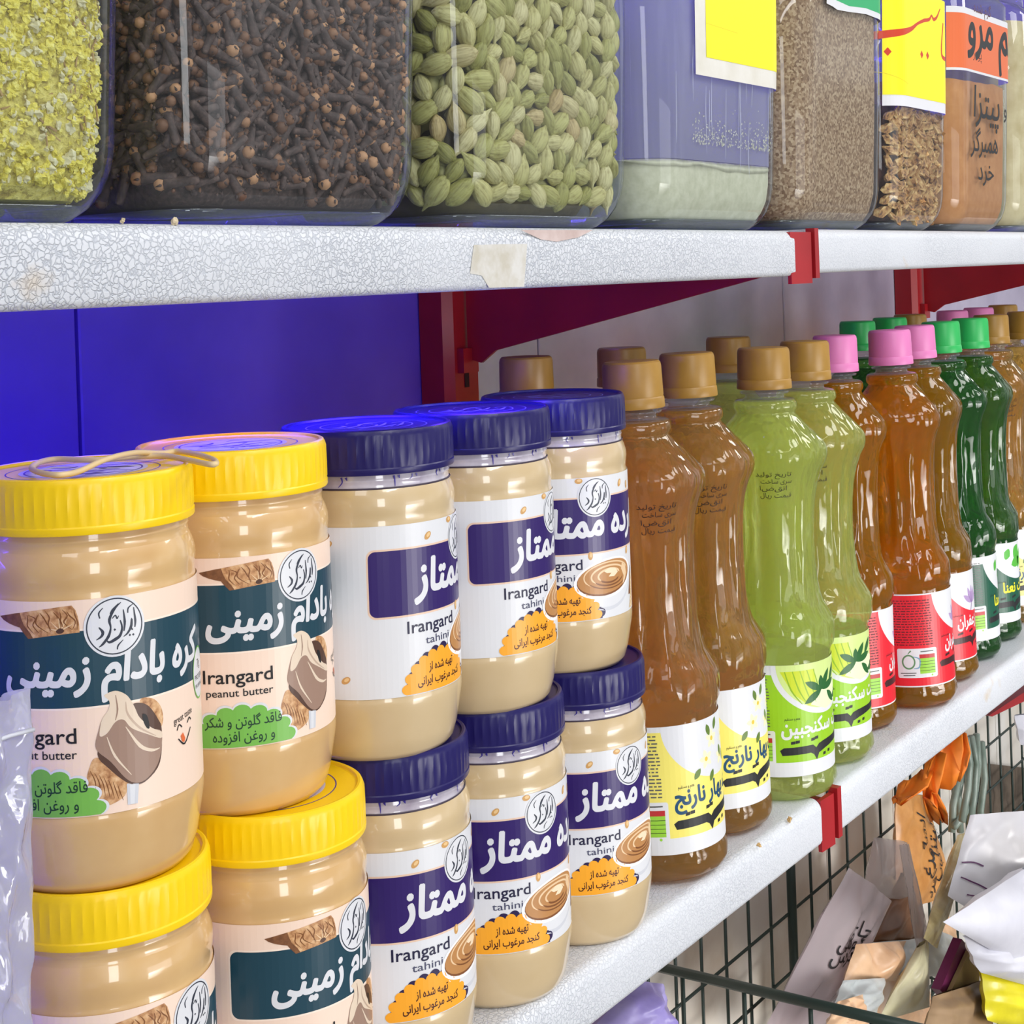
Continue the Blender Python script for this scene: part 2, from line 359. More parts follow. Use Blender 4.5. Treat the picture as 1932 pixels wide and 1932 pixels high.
def logo(A, cx, cy, R, l, ink, paper=None, k=1.0):
    if paper: A.ell(cx, cy, R * 1.05, R * 1.05, paper, l, n=48)
    A.ring(cx, cy, R * 0.97, R * 0.97, 0.42 * k, ink, l + 0.5)
    q = R / 212.0
    def S(pts, w): A.stroke([(cx + (x - 835) * q, cy + (1583 - y) * q) for x, y in pts], [a * 1.35 * R / 9.6 for a in w], ink, l + 0.5)
    S([(975, 1465), (985, 1560), (980, 1612)], [.25, .6, .3]); S([(962, 1630), (950, 1600), (958, 1545), (952, 1600), (925, 1645), (893, 1668)], [.4, .4, .4, .7, .5, .15])
    S([(897, 1470), (905, 1560), (897, 1628)], [.25, .65, .3]); S([(872, 1545), (884, 1600), (868, 1655), (830, 1680), (790, 1695), (772, 1680)], [.3, .5, .7, .8, .6, .2])
    S([(882, 1415), (835, 1455), (795, 1530), (802, 1590), (785, 1650), (745, 1700), (715, 1722)], [.15, .6, .7, .4, .7, .6, .15]); S([(862, 1422), (820, 1462), (800, 1490)], [.15, .5, .2])
    S([(718, 1578), (745, 1615), (735, 1645), (698, 1668)], [.25, .75, .6, .15]); S([(752, 1440), (722, 1475), (728, 1515)], [.15, .4, .3]); S([(972, 1440), (935, 1465), (930, 1500)], [.15, .4, .3])
    S([(890, 1690), (852, 1725), (845, 1755)], [.15, .4, .3]); S([(815, 1525), (838, 1505), (850, 1530), (862, 1510)], [.2, .35, .35, .15])
    for x, y in ((940, 1664), (966, 1664), (831, 1608)): A.dot(cx + (x - 835) * q, cy + (1583 - y) * q, 0.45 * R / 9.6, ink, l + 0.5)

def peanut_label():
    A = Art()
    def pb(px, py):
        q = max(-0.98, min(0.98, (px - 181 - 0.035 * (py - 1206)) / 201.0)); b = math.asin(q); v = (1498 + 74 * math.cos(b) - 0.035 * (px - 181) - py) / 5.97
        return (0.654 * (math.degrees(b) - 12.6), v)
    Z4 = lambda x, y: pb(x / 3.715, 780 + y / 3.715)
    Z5 = lambda x, y: pb(x / 2.834, 1250 + y / 2.834)
    A.rect(-112, 0, 112, 71, PEACH, 0)
    A.rect(-54, 35.2, 54, 61.6, mat('pale_peach_line', (252, 232, 216), 0.35), 0.6, 3); A.rect(-53.3, 35.9, 53.3, 60.9, TEAL, 1.2, 3)
    nutd = noisy('nut_shade_print', [(0.35, (96, 58, 34)), (0.65, (142, 94, 58))], 300, 0.4, 0)
    Y4 = lambda x: 1413 if x < 300 else 1413 - (x - 300) * .03
    A.poly([Z4(*p) for p in [(108, 1412), (200, 1414), (350, 1414), (480, 1408), (560, 1404), (585, 1440), (600, 1490), (608, 1540), (612, 1602), (520, 1607), (400, 1611), (290, 1613), (272, 1585), (250, 1550), (236, 1522), (205, 1505), (165, 1478), (130, 1445)]], NUT, 1.8)
    A.poly([Z4(*p) for p in [(108, 1412), (200, 1414), (235, 1416), (245, 1460), (262, 1510), (300, 1570), (320, 1612), (290, 1613), (272, 1585), (250, 1550), (236, 1522), (205, 1505), (165, 1478), (130, 1445)]], nutd, 2.2)
    for k in range(10):
        x = 270 + 34 * k; R = random.Random(k); A.stroke([Z4(min(x + R.uniform(-20, 20), 590), 1425 + R.uniform(0, 20)), Z4(min(x + R.uniform(0, 40), 592), 1475), Z4(min(x + R.uniform(0, 60), 596), 1520), Z4(min(x + R.uniform(20, 90), 600), 1570 + R.uniform(0, 25))], [.1, .45, .4, .1], CARAMELD, 2.6)
    A.spoly([Z4(*p) for p in [(465, 1578), (490, 1562), (515, 1580), (500, 1598), (475, 1598)]], SPOOND, 3)
    for k in range(5):
        t = 3.4 + .6 * k; A.stroke([Z4(490 + 22 * math.cos(t), 1578 + 18 * math.sin(t)), Z4(min(600, 490 + 90 * math.cos(t)), max(1425, 1578 + 90 * math.sin(t)))], [.5, .1], CARAMELL, 2.7)
    A.text('کره بادام زمینی', -0.5, 43.2, 15.5, WHITE, 3, width=74, offset=0.034, shear=0.12)
    logo(A, 0, 61.3, 9.6, 4, mat('slate_ink', (44, 50, 66), 0.4), WHITE)
    # spoon and nuts
    A.spoly([Z5(*p) for p in [(760, 285), (820, 278), (862, 320), (878, 390), (868, 440), (845, 455), (790, 400)]], NUT, 2)
    A.spoly([Z5(*p) for p in [(548, 590), (515, 650), (505, 720), (520, 800), (545, 850), (600, 862), (660, 838), (695, 800), (700, 720), (640, 640)]], NUT, 2)
    for k in range(7): A.stroke([Z5(520 + 22 * k, 660 + 14 * k), Z5(545 + 20 * k, 720 + 12 * k), Z5(550 + 22 * k, 790 + 8 * k)], [.1, .4, .1], CARAMELD, 2.4)
    A.spoly([Z5(*p) for p in [(742, 300), (800, 318), (850, 395), (870, 460), (862, 640), (800, 735), (745, 757), (690, 735), (610, 655), (555, 570), (600, 420), (700, 330)]], SPOOND, 2.8)
    A.spoly([Z5(*p) for p in [(590, 243), (640, 226), (690, 250), (718, 290), (736, 330), (760, 385), (820, 445), (868, 468), (868, 560), (850, 650), (800, 725), (745, 748), (690, 715), (620, 620), (560, 560), (545, 515), (560, 440), (575, 385), (604, 335), (612, 300), (607, 275), (588, 255)]], SPOON, 3.3)
    A.spoly([Z5(*p) for p in [(590, 243), (640, 226), (690, 250), (718, 290), (736, 330), (760, 385), (820, 445), (868, 468), (866, 505), (800, 480), (720, 440), (680, 390), (640, 400), (600, 460), (565, 470), (575, 385), (604, 335), (612, 300), (607, 275), (588, 255)]], CREAM, 3.8)
    A.stroke([Z5(*p) for p in [(640, 250), (650, 330), (640, 390)]], [.2, .6, .2], SPOON, 4.2); A.stroke([Z5(*p) for p in [(690, 290), (700, 360), (760, 440), (840, 490)]], [.2, .7, .7, .2], mat('tan_print', (196, 170, 150), 0.35), 4.2)
    A.stroke([Z5(*p) for p in [(690, 430), (760, 540), (820, 570), (860, 560)]], [.2, 1.2, 1.0, .2], CREAM, 4.2); A.stroke([Z5(*p) for p in [(600, 480), (640, 590), (720, 700)]], [.2, .8, .2], CREAM, 4.2)
    A.spoly([Z5(*p) for p in [(772, 365), (795, 375), (808, 440), (795, 445), (778, 410)]], INK, 4.4)
    A.poly([Z5(*p) for p in [(697, 748), (757, 752), (752, 862), (703, 866)]], GREYP, 3); A.poly([Z5(*p) for p in [(712, 752), (740, 754), (736, 862), (716, 864)]], WHITE, 3.4)
    A.text('Irangard', -13.5, 24.3, 7.2, INK, 3, 'r', 26, 0.012, False); A.text('peanut butter', -13.5, 19.3, 4.0, INK, 3, 'r', 25, 0.008, False)
    # green cloud
    def cloud(cx, cy, rx, ry, nb, m, l, g=0.0):
        P = []
        for k in range(nb * 8 + 1):
            t = math.pi * k / (nb * 8); q = 0.94 + 0.11 * abs(math.sin(t * nb)) ** .7; P.append((cx + (rx + g) * q * math.cos(t), cy + (ry + g) * q * math.sin(t)))
        P += [(P[-1][0], 0.4), (P[0][0], 0.4)] if cy > .4 else []
        A.poly(P, m, l)
    cloud(-25.5, .4, 20, 15, 9, WHITE, 2.6, 0.9); cloud(-25.5, .4, 20, 15, 9, GREENP, 3.1)
    A.text('فاقد گلوتن و شکر', -25, 8.2, 5.2, mat('deep_green_ink', (20, 60, 40), 0.4), 3.6, width=29, offset=0.01); A.text('و روغن افزوده', -25, 2.6, 5.2, MATS['deep_green_ink'], 3.6, width=23, offset=0.01)
    A.text('great taste', 26.5, 24.5, 3.2, INK, 3, 'c', 11, 0.0, False, rot=8)
    A.stroke([(22.5, 21.5), (23.6, 23.2), (25.2, 22)], .45, INK, 3); A.stroke([(28.5, 22.5), (29.8, 24), (31, 23)], .45, INK, 3); A.stroke([(23, 18.5), (26.5, 16), (30.5, 20.5)], [.4, .6, .4], INK, 3)
    A.poly([(24.3, 19.2), (25.6, 20), (26.8, 17.8), (26.2, 16.6), (25, 17)], ORANGEP, 3.4)
    A.ell(40, 37, 6, 9.2, GREENP, 3); A.ell(40, 37, 5.5, 8.6, WHITE, 3.5); A.text('7g', 40, 39, 4, INK, 4, fa=False); A.text('PROTEIN', 40, 34.8, 2.6, INK, 4, width=9, fa=False); A.text('PER SERVING', 40, 32, 1.8, INK, 4, width=8, fa=False)
    A.poly([(-72 + 6 * math.cos(t) * (1 + .25 * math.cos(2 * t)), 45 + 3 * math.sin(t) * (1 - .3 * math.cos(2 * t))) for t in [2 * math.pi * k / 28 for k in range(28)]], noisy('nut_skin_print', [(0.35, (120, 78, 52)), (0.65, (176, 130, 98))], 90, 0.4, 0), 2)
    return A
def tahini_label():
    A = Art()
    A.rect(-112, 0, 112, 71, WHITE, 0)
    A.rect(-52, 32.7, 52, 61.4, mat('pale_gold_line', (232, 200, 176), 0.35), 0.6, 3.4); A.rect(-51.2, 33.5, 51.2, 60.6, NAVY, 1.2, 3)
    A.text('ارده ممتاز', 1, 42.0, 19, WHITE, 2, width=64, offset=0.038, shear=0.1)
    logo(A, 0, 61.0, 9.5, 3, mat('slate_ink', (44, 50, 66), 0.4), WHITE)
    A.text('Irangard', -8.5, 25.6, 7.4, mat('dark_navy_ink', (24, 22, 60), 0.4), 2, 'r', 27, 0.012, False); A.text('tahini', -12.5, 20.2, 4.6, mat('grey_navy_ink', (70, 72, 100), 0.4), 2, 'r', 14.5, 0.006, False)
    def cloud(cx, cy, rx, ry, nb, m, l, g=0.0):
        P = []
        for k in range(nb * 8 + 1):
            t = math.pi * k / (nb * 8); q = 0.94 + 0.11 * abs(math.sin(t * nb)) ** .7; P.append((cx + (rx + g) * q * math.cos(t), cy + (ry + g) * q * math.sin(t)))
        P += [(P[-1][0], 0.4), (P[0][0], 0.4)] if cy > .4 else []
        A.poly(P, m, l)
    cloud(-16.8, 1.0, 19.5, 17.2, 11, mat('dark_navy_print', (36, 22, 72), 0.35), 2, 0.3); cloud(-18.6, .4, 19.5, 16.8, 11, AMBER, 2.6)
    A.text('تهیه شده از', -18, 9, 4.8, DKRED, 3.2, width=15.5, offset=0.018); A.text('کنجد مرغوب ایرانی', -18, 3.6, 4.8, DKRED, 3.2, width=27, offset=0.018)
    # bowl of paste
    cx, cy = 6.5, 19.8
    A.poly([(cx - 20, cy + 1)] + [(cx + 20 * math.cos(t), cy + 17 * math.sin(t) * (0.95 if math.sin(t) < 0 else 0.5)) for t in [math.pi + math.pi * k / 20 for k in range(21)]] + [(cx + 20, cy + 1)], GREYP, 2)
    A.poly([(cx - 18.5, cy - 1)] + [(cx + 19.5 * math.cos(t), cy + 0.8 + 15.2 * math.sin(t)) for t in [math.pi + math.pi * k / 20 for k in range(21)]], WHITE, 2.4)
    A.ell(cx, cy, 20, 9.8, mat('bowl_rim_print', (246, 246, 250), 0.3), 2.8, 6); A.ell(cx, cy + 0.2, 18.4, 8.6, CARAMELD, 3.2, 6); A.ell(cx, cy + 0.7, 18.1, 8.1, CARAMEL, 3.6, 6)
    for r0, w in ((15.5, .7), (11.5, .9), (7.5, 1.0)):
        A.stroke([(cx + 1 + r0 * math.cos(t), cy + 1.2 + r0 * .43 * math.sin(t)) for t in [0.2 + 3.6 * k / 12 for k in range(13)]], [.1] + [w] * 11 + [.1], CARAMELL, 4)
        A.stroke([(cx + 1 + r0 * .9 * math.cos(t), cy + .4 + r0 * .36 * math.sin(t)) for t in [3.6 + 2.4 * k / 9 for k in range(10)]], [.1] + [w * .9] * 8 + [.1], CARAMELD, 4)
    A.poly([(cx + x, cy + y) for x, y in [(-3, 3.6), (1, 5), (5, 4.2), (7, 2), (4, .2), (0, .6), (2, 2.2), (-1, 2.4)]], mat('cream_swirl_print', (244, 222, 190), 0.35), 4.4)
    A.poly([(cx + x, cy + y) for x, y in [(11, 6), (14.5, 4), (15.5, 0), (13, -4), (11, -5), (12.5, -1), (10, 3)]], CARAMELL, 4.4)
    A.poly([(25.5, 1), (33, 1), (33, 9), (31, 19), (29, 16), (28.5, 8)], noisy('seed_heap_print', [(0.4, (206, 170, 120)), (0.6, (240, 220, 184))], 900, 0.4, 0), 1.6); A.poly([(25, 8), (29.5, 22), (30.5, 22), (28, 8)], CARAMELD, 1.8)
    R = random.Random(3)
    for x, y, a in [(-24, 65, 40), (-72, 55, 20), (-88, 60, 0), (-74, 44, -20), (-86, 37, 40), (-76, 30, 60), (-91, 22, 0), (-72, 17, 80), (-82, 50, 70), (18, 66, 60), (27, 64, 90), (-9, 69.5, 0), (-4, 32, 90), (24, 31, 70), (-68, 64, 30), (-98, 46, 10), (-96, 66, 0), (-100, 30, 50), (60, 50, 30), (70, 30, 0), (66, 18, 50), (62, 64, 80), (-62, 8, 30), (-94, 8, 70)]:
        A.ell(x, y, 2.1, 1.35, SEED, 1.6, a, 14); A.ell(x + .3, y + .3, 1.2, .7, mat('seed_pale_print', (232, 196, 140), 0.4), 2, a, 12)
    return A

# ------------------------------------------------------------------ setting
fl = MB(); fl.box((-4, -5, -1.45), (6, 3, -1.40)); o = fl.build('floor', noisy('floor_tile', [(0.3, (150, 146, 140)), (0.7, (176, 172, 166))], 6, 0.4, 0)); o['kind'] = 'structure'
PANEL = mat('back_panel_paint', (176, 168, 190), 0.55); n = noise_node(PANEL, 14, 4); setcol(PANEL, ramp(PANEL, n.outputs['Fac'], [(0.3, (164, 156, 180)), (0.7, (186, 178, 200))]))
w = MB(); seams = [-1.0, -0.367, 0.100, 0.566, 0.908, 1.032, 1.4995, 1.965, 2.432, 3.2]
bays = []
BLUELIT = mat('blue_lit_panel', (92, 66, 196), 0.5); n = noise_node(BLUELIT, 10, 4); setcol(BLUELIT, ramp(BLUELIT, n.outputs['Fac'], [(0.3, (84, 58, 188)), (0.7, (100, 74, 204))]))  # same pale panel with the blue LED light put into its colour
for a, b in zip(seams, seams[1:]):
    g = 0.0012
    for z0, z1 in ((-.37, .006), (.006, .75)): w.prism([(a + g, YW + .012), (a + g, YW + .001), (a + g + .001, YW), (b - g - .001, YW), (b - g, YW + .001), (b - g, YW + .012)], 'z', z0, z1, 0)
w.box((-1, YW + .004, -0.37), (3.2, YW + .014, 0.75)); o = w.build('wall_back', [PANEL, BLUELIT])
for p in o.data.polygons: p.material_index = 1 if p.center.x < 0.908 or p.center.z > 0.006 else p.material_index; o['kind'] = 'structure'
TILE = mat('lower_wall_tile', (230, 224, 212), 0.45); n = noise_node(TILE, 7, 5); setcol(TILE, ramp(TILE, n.outputs['Fac'], [(0.3, (206, 190, 170)), (0.5, (234, 226, 214)), (0.75, (244, 242, 238))]))
w = MB()
x = -1.0
while x < 3.4:
    w.box((x + .001, YW + .018, -1.40), (x + .199, YW + .03, -0.372)); x += .2
w.box((-1, YW + .021, -1.40), (3.4, YW + .05, -0.372)); o = w.build('wall_rear', TILE); o['kind'] = 'structure'

# ------------------------------------------------------------------ shelves
SHELF = mat('crackled_white_paint', (226, 228, 232), 0.42)
N, L = nodes(SHELF); tc = coord(SHELF)
vo = N.new('ShaderNodeTexVoronoi'); vo.feature = 'DISTANCE_TO_EDGE'; vo.inputs['Scale'].default_value = 430
wb = N.new('ShaderNodeTexNoise'); wb.inputs['Scale'].default_value = 260; wb.inputs['Detail'].default_value = 2; L.new(tc, wb.inputs['Vector'])
wm = N.new('ShaderNodeMix'); wm.data_type = 'RGBA'; wm.blend_type = 'LINEAR_LIGHT'; wm.inputs[0].default_value = 0.0022; L.new(tc, wm.inputs[6]); L.new(wb.outputs['Color'], wm.inputs[7]); L.new(wm.outputs[2], vo.inputs['Vector'])
nz = N.new('ShaderNodeTexNoise'); nz.inputs['Scale'].default_value = 9; nz.inputs['Detail'].default_value = 4; L.new(tc, nz.inputs['Vector'])
mr = N.new('ShaderNodeMapRange'); mr.inputs['From Min'].default_value = 0.0; mr.inputs['From Max'].default_value = 0.14; L.new(vo.outputs['Distance'], mr.inputs['Value'])
r2 = N.new('ShaderNodeMapRange'); r2.inputs['From Min'].default_value = 0.40; r2.inputs['From Max'].default_value = 0.72; r2.inputs['To Max'].default_value = 0.75; sx = N.new('ShaderNodeSeparateXYZ'); L.new(tc, sx.inputs[0]); xa = N.new('ShaderNodeMath'); xa.operation = 'MULTIPLY_ADD'; L.new(sx.outputs[0], xa.inputs[0]); xa.inputs[1].default_value = .16; xa.inputs[2].default_value = -.07
xs_ = N.new('ShaderNodeMath'); L.new(nz.outputs['Fac'], xs_.inputs[0]); L.new(xa.outputs[0], xs_.inputs[1]); L.new(xs_.outputs[0], r2.inputs['Value'])
mx = N.new('ShaderNodeMix'); mx.data_type = 'FLOAT'; mx.inputs[3].default_value = 1.0
L.new(r2.outputs[0], mx.inputs[0]); L.new(mr.outputs[0], mx.inputs[2])
rr = N.new('ShaderNodeValToRGB'); rr.color_ramp.elements[0].color = (*s2l((186, 191, 202)), 1); rr.color_ramp.elements[1].color = (*s2l((218, 221, 228)), 1); L.new(mx.outputs[0], rr.inputs[0])
st = N.new('ShaderNodeTexNoise'); st.inputs['Scale'].default_value = 24; st.inputs['Detail'].default_value = 6; L.new(tc, st.inputs['Vector'])
sm = N.new('ShaderNodeMapRange'); sm.inputs['From Min'].default_value = 0.66; sm.inputs['From Max'].default_value = 0.78; L.new(st.outputs['Fac'], sm.inputs['Value'])
mc = N.new('ShaderNodeMix'); mc.data_type = 'RGBA'; L.new(sm.outputs[0], mc.inputs[0]); L.new(rr.outputs[0], mc.inputs[6]); mc.inputs[7].default_value = (*s2l((206, 186, 158)), 1)
setcol(SHELF, mc.outputs[2]); n2 = noise_node(SHELF, 700, 2, tc)
ad = N.new('ShaderNodeMath'); ad.operation = 'MULTIPLY_ADD'; L.new(n2.outputs['Fac'], ad.inputs[0]); ad.inputs[1].default_value = 0.5; L.new(mx.outputs[0], ad.inputs[2]); bump(SHELF, ad.outputs[0], 0.55, 0.0006)
def shelf(x0, x1, z, label, rb=0.0):
    R = 0.007; P = [(YW - .004, z - .002), (YW - .004, z)]
    P += [(YF + R - R * math.sin(a), z - R + R * math.cos(a)) for a in [math.pi / 2 * k / 8 for k in range(9)]]
    P += [(YF, z - LIP + .003), (YF + .0012, z - LIP + .0006), (YF + .003, z - LIP), (YF + .014, z - LIP), (YF + .014, z - LIP + .0015), (YF + .0035, z - LIP + .0015), (YF + .002, z - LIP + .004), (YF + .002, z - R), (YF + .004, z - .0035), (YF + .009, z - .002)]
    m = MB(); m.prism(P, 'x', x0, x1); o = m.build('shelf', SHELF); smooth_angle(o, 50)
    return tag(o, label, 'shelf')
su = shelf(-0.35, 0.878, ZU, 'crackled white metal upper shelf under the clove and cardamom jars, up to the red bracket')
su2 = shelf(0.911, 1.80, ZU + .0012, 'white metal upper shelf past the red bracket, under the small jars')
sl = shelf(-0.35, 0.888, ZL, 'white metal lower shelf carrying the stacked jars, up to the red bracket tab')
sl2 = shelf(0.918, 1.80, ZL - .001, 'white metal lower shelf past the red tab, under the red and green labelled bottles')
# remnants on the upper lip
A = Art(); P = [atz_ for atz_ in [(893, 462), (994, 460), (988, 541), (922, 543), (908, 520), (886, 516)]]
pts = [at(x, y, YF) for x, y in P]; A.poly([(p.x * 1000, p.z * 1000) for p in pts], noisy('tape_residue', [(0.35, (196, 190, 176)), (0.7, (216, 214, 210))], 120, 0.5, 0.3), 0)
link_art('tape_residue', A, lambda u, v: ((u / 1000, YF - .0002, v / 1000), (0, -1, 0)), su, 50)
A = Art(); pts = [at(x, y, YF) for x, y in [(982, 434), (1118, 434), (1090, 448), (1050, 456), (1020, 452)]]; A.poly([(p.x * 1000, p.z * 1000) for p in pts], noisy('sticker_residue', [(0.3, (190, 166, 160)), (0.7, (214, 196, 192))], 90, 0.5, 0.2), 0)
link_art('sticker_residue', A, lambda u, v: ((u / 1000, YF - .0002, v / 1000), (0, -1, 0)), su, 50)

# ------------------------------------------------------------------ uprights and brackets
RED = noisy('red_enamel', [(0.3, (150, 22, 30)), (0.7, (172, 28, 36))], 20, 0.35, 0.05)
def upright(x, label, zb=-1.40):
    m = MB(); m.prism([(x - .024, YW - .001), (x - .024, YW - .022), (x - .018, YW - .028), (x + .010, YW - .028), (x + .016, YW - .022), (x + .016, YW - .001)], 'z', zb, 0.72)
    o = m.build('upright_post', RED); tag(o, label, 'post')
    for k in range(5):
        s = MB(); s.box((x - .007, YW - .0286, -.32 + k * .06), (x - .002, YW - .0280, -.298 + k * .06)); s.build('slot', mat('slot_dark', (50, 12, 18), 0.8), o)
upright(XB, 'red slotted upright post against the blue-lit back panel'); upright(XB2, 'red upright post behind the pink and green bottle caps', -.46)
def bracket(x, z, label, w0=.03):
    m = MB(); zt = z - .004
    P = [(YW - .03, zt), (YW - .03, zt - .078), (YW - .042, zt - .081), (YW - .055, zt - .072), (YF + .015, zt - .021), (YF + .002, zt - .018), (YF + .002, zt)]
    m.prism(P, 'x', x - .0015, x + .0015); o = m.build('shelf_bracket', RED); tag(o, label, 'bracket', None)
    t = MB(); t.prism([(x - w0, YF + .0005), (x + .004, YF - .0008), (x + .004, YF + .003), (x - w0, YF + .003)], 'z', z - LIP - .005, z - .001)
    t.prism([(x + .0065, YF - .0022), (x + .0125, YF - .0022), (x + .0125, YF + .004), (x + .0065, YF + .004)], 'z', z - LIP - .002, z + .0015)
    t.build('front_tab', RED, o)
    h = MB(); h.box((x - .012, YW - .034, zt - .088), (x + .006, YW - .027, zt - .07)); h.build('hook', RED, o)
bracket(XB - .003, ZU, 'red triangular bracket under the upper shelf beside the blue-lit panel', .024); bracket(XB2, ZU, 'dark red bracket under the upper shelf above the pink caps')
bracket(XB + .002, ZL, 'red bracket with folded tab between the two lower shelf lips', .0135); bracket(XB2, ZL, 'red bracket under the far end of the lower shelf')
# ------------------------------------------------------------------ stacked jars of nut butter and tahini
YEL = noisy('yellow_plastic', [(0.3, (250, 206, 0)), (0.7, (255, 214, 6))], 30, 0.32, 0.03); NVL = mat('navy_plastic', (30, 24, 90), 0.3, spec=.35)
PASTE_P = noisy('peanut_paste', [(0.32, (204, 162, 106)), (0.6, (216, 178, 122)), (0.8, (222, 188, 136))], 28, 0.3, 0.0, coat=1.0)
PASTE_T = noisy('tahini_paste', [(0.3, (198, 172, 128)), (0.7, (210, 186, 146))], 24, 0.3, 0.0, coat=1.0)
NECKM = noisy('clear_neck', [(0.35, (168, 158, 178)), (0.65, (206, 200, 212))], 60, 0.12, 0.0, coat=1.0)
JH, JR, SEAT = 0.138, 0.0378, 0.1368
body_prof = [(0, 0), (.028, 0), (.0318, .0006), (.0335, .003), (.0352, .009), (.0366, .017), (.0375, .0222), (.0377, .0248), (.0376, .0264), (.0374, .0272), (.0374, .028), (.0374, .098), (.0371, .0995), (.0369, .1005), (.0372, .103), (.0375, .106), (.0373, .1085), (.0364, .1115), (.0355, .1135)]
neck_prof = [(.0355, .1135), (.0352, .1145), (.0352, .1165), (.0355, .117), (.0352, .1175), (.0352, .121)]
def lid_rf(r, z, a, i):
    return r + (0.00022 * (1 if math.sin(a * 64) > 0.2 else 0) if i in (5, 6, 7) else 0)
lid_prof = [(.034, .1205), (.0375, .1195), (.0377, .12), (.0377, .1218), (.0374, .1223), (.0374, .123), (.0374, .129), (.0373, .1352), (.0371, .1365), (.0366, .1376), (.0359, .138), (.0349, .1378), (.0345, .1370), (.0340, .1367), (0.0, .1367)]
def lid_mesh():
    m = MB(); m.lathe(lid_prof, 256, lid_rf); return m.mesh()
def emblem_mesh(ink, paper):
    A = Art(); logo(A, 0, 0, 21, 0, ink, paper, 1.6); A.ring(0, 0, 26.5, 26.5, .5, ink, 0); return A.mesh(lambda u, v: ((u / 1000, v / 1000, .1367), (0, 0, 1)), 500, 0.00008), A.mats
def jar_proto(kind):
    root = empty(kind, (0, 0, 0)); P = kind.startswith('peanut')
    m = MB(); m.lathe(body_prof, 64); link('body', m.mesh(), PASTE_P if P else PASTE_T, root, True)
    m = MB(); m.lathe(neck_prof, 64); nk = link('neck', m.mesh(), PASTE_P if P else NECKM, root, True)
    if not P:
        m = MB(); m.lathe([(.0356, .1134), (.0359, .1138), (.0356, .1142)], 64); link('seal_line', m.mesh(), mat('dark_seam', (60, 48, 66), 0.4), nk, True)
        A = Art(); R = random.Random(11); ink = mat('indigo_refraction', (54, 40, 150), 0.3)  # lid thread refracted in the clear neck, painted as indigo strokes
        for k in range(14):
            u = -100 + 15 * k + R.uniform(-4, 4); h = R.uniform(2, 4.5)
            A.stroke([(u, 118.8), (u + R.uniform(-1, 1), 118.8 - h * .5), (u + R.uniform(-1.5, 1.5), 118.8 - h)], [.9, .5, .2], ink, 0)
            A.stroke([(u + 2, 118.8), (u + 2.5, 117.5)], [1.2, .2], ink, 0)
        link_art('thread_refraction', A, wrap(.0354, 0), nk)
    lab = (peanut_label if P else tahini_label)(); link_art('label', lab, wrap(.03755, .0275), root)
    ld = link('lid', lid_mesh(), YEL if P else NVL, root); smooth_angle(ld, 28)
    em, ms = emblem_mesh(mat('violet_ink', (70, 52, 150), 0.4) if P else mat('pale_emboss', (112, 112, 186), 0.3), mat('lilac_paper', (206, 200, 226), 0.4) if P else None)
    link('emblem', em, ms, ld)
    return root
def copy_tree(o, parent=None):
    c = o.copy(); COL.objects.link(c); c.parent = parent
    for ch in list(o.children): copy_tree(ch, c)
    return c
pj, tj = jar_proto('peanut_butter_jar'), jar_proto('tahini_jar'); used = {}
def put(proto, loc, rz, label, cat, group):
    o = copy_tree(proto) if proto.name in used else proto; used[proto.name] = 1
    o.location = loc; o.rotation_euler = (0, 0, rz); return tag(o, label, cat, group)
def face(X, Y, beta): return math.pi + math.atan2(Y, X) + math.radians(beta)
def jar(kind, X, Y, up, beta, label):
    put(pj if kind == 'p' else tj, (X, Y, ZL + (SEAT if up else 0)), face(X, Y, beta), label, 'jar', ('peanut butter' if kind == 'p' else 'tahini') + ' jars stacked two high on the lower shelf')
jar('p', .350, .434, 0, 50, 'yellow-lidded peanut butter jar at the bottom of the stack by the clear bag')
jar('p', .348, .434, 1, 12.6, 'yellow-lidded peanut butter jar on top, logo facing front, beside the clear bag')
jar('p', .4325, .433, 0, 55, 'bottom yellow-lidded peanut butter jar beside the nearest blue-lidded stack, label edge with a nut')
jar('p', .4265, .4418, 1, 40, 'upper yellow-lidded peanut butter jar standing next to the blue-lidded jars')
jar('t', .5095, .4395, 0, 54.7, 'bottom blue-lidded tahini jar directly beside the yellow-lidded jars')
jar('t', .503, .437, 1, 76, 'upper blue-lidded tahini jar, mostly white label side, beside the yellow lids')
jar('t', .585, .4388, 0, 40.6, 'bottom blue-lidded tahini jar in the middle of the three blue-lidded stacks')
jar('t', .579, .437, 1, 73, 'upper blue-lidded tahini jar in the middle of the three blue-lidded stacks')
jar('t', .661, .4387, 0, 47, 'bottom blue-lidded tahini jar beside the first amber bottle')
jar('t', .6552, .4415, 1, 31.7, 'upper blue-lidded tahini jar showing its bowl picture, beside the first amber bottle')
# rubber band lying across the two yellow lids
zb = ZL + SEAT + JH + .0012
bp = [(60, 882), (75, 872), (110, 866), (180, 868), (250, 862), (310, 860), (360, 869), (395, 876), (408, 874), (400, 866), (370, 857), (335, 851), (305, 855), (255, 866), (200, 879), (150, 889), (115, 896), (85, 894), (66, 888)]
Q = []
for i, (x, y) in enumerate(bp):
    p = atz(x, y, zb); p.z += .0022 if i in (4, 5, 13, 14) and i > 9 else 0; Q.append(p)
S = []
n = len(Q)
for i in range(n):
    a, b, c, d = Q[i - 1], Q[i], Q[(i + 1) % n], Q[(i + 2) % n]
    for k in range(5): t = k / 5; S.append(0.5 * (2 * b + (c - a) * t + (2 * a - 5 * b + 4 * c - d) * t * t + (3 * b - a - 3 * c + d) * t ** 3))
m = MB(); m.tube(S, .00105, 8, closed=True); tag(m.build('rubber_band', mat('beige_rubber', (224, 198, 150), 0.5), smooth=True), 'twisted beige rubber band lying across the two yellow lids', 'rubber band')
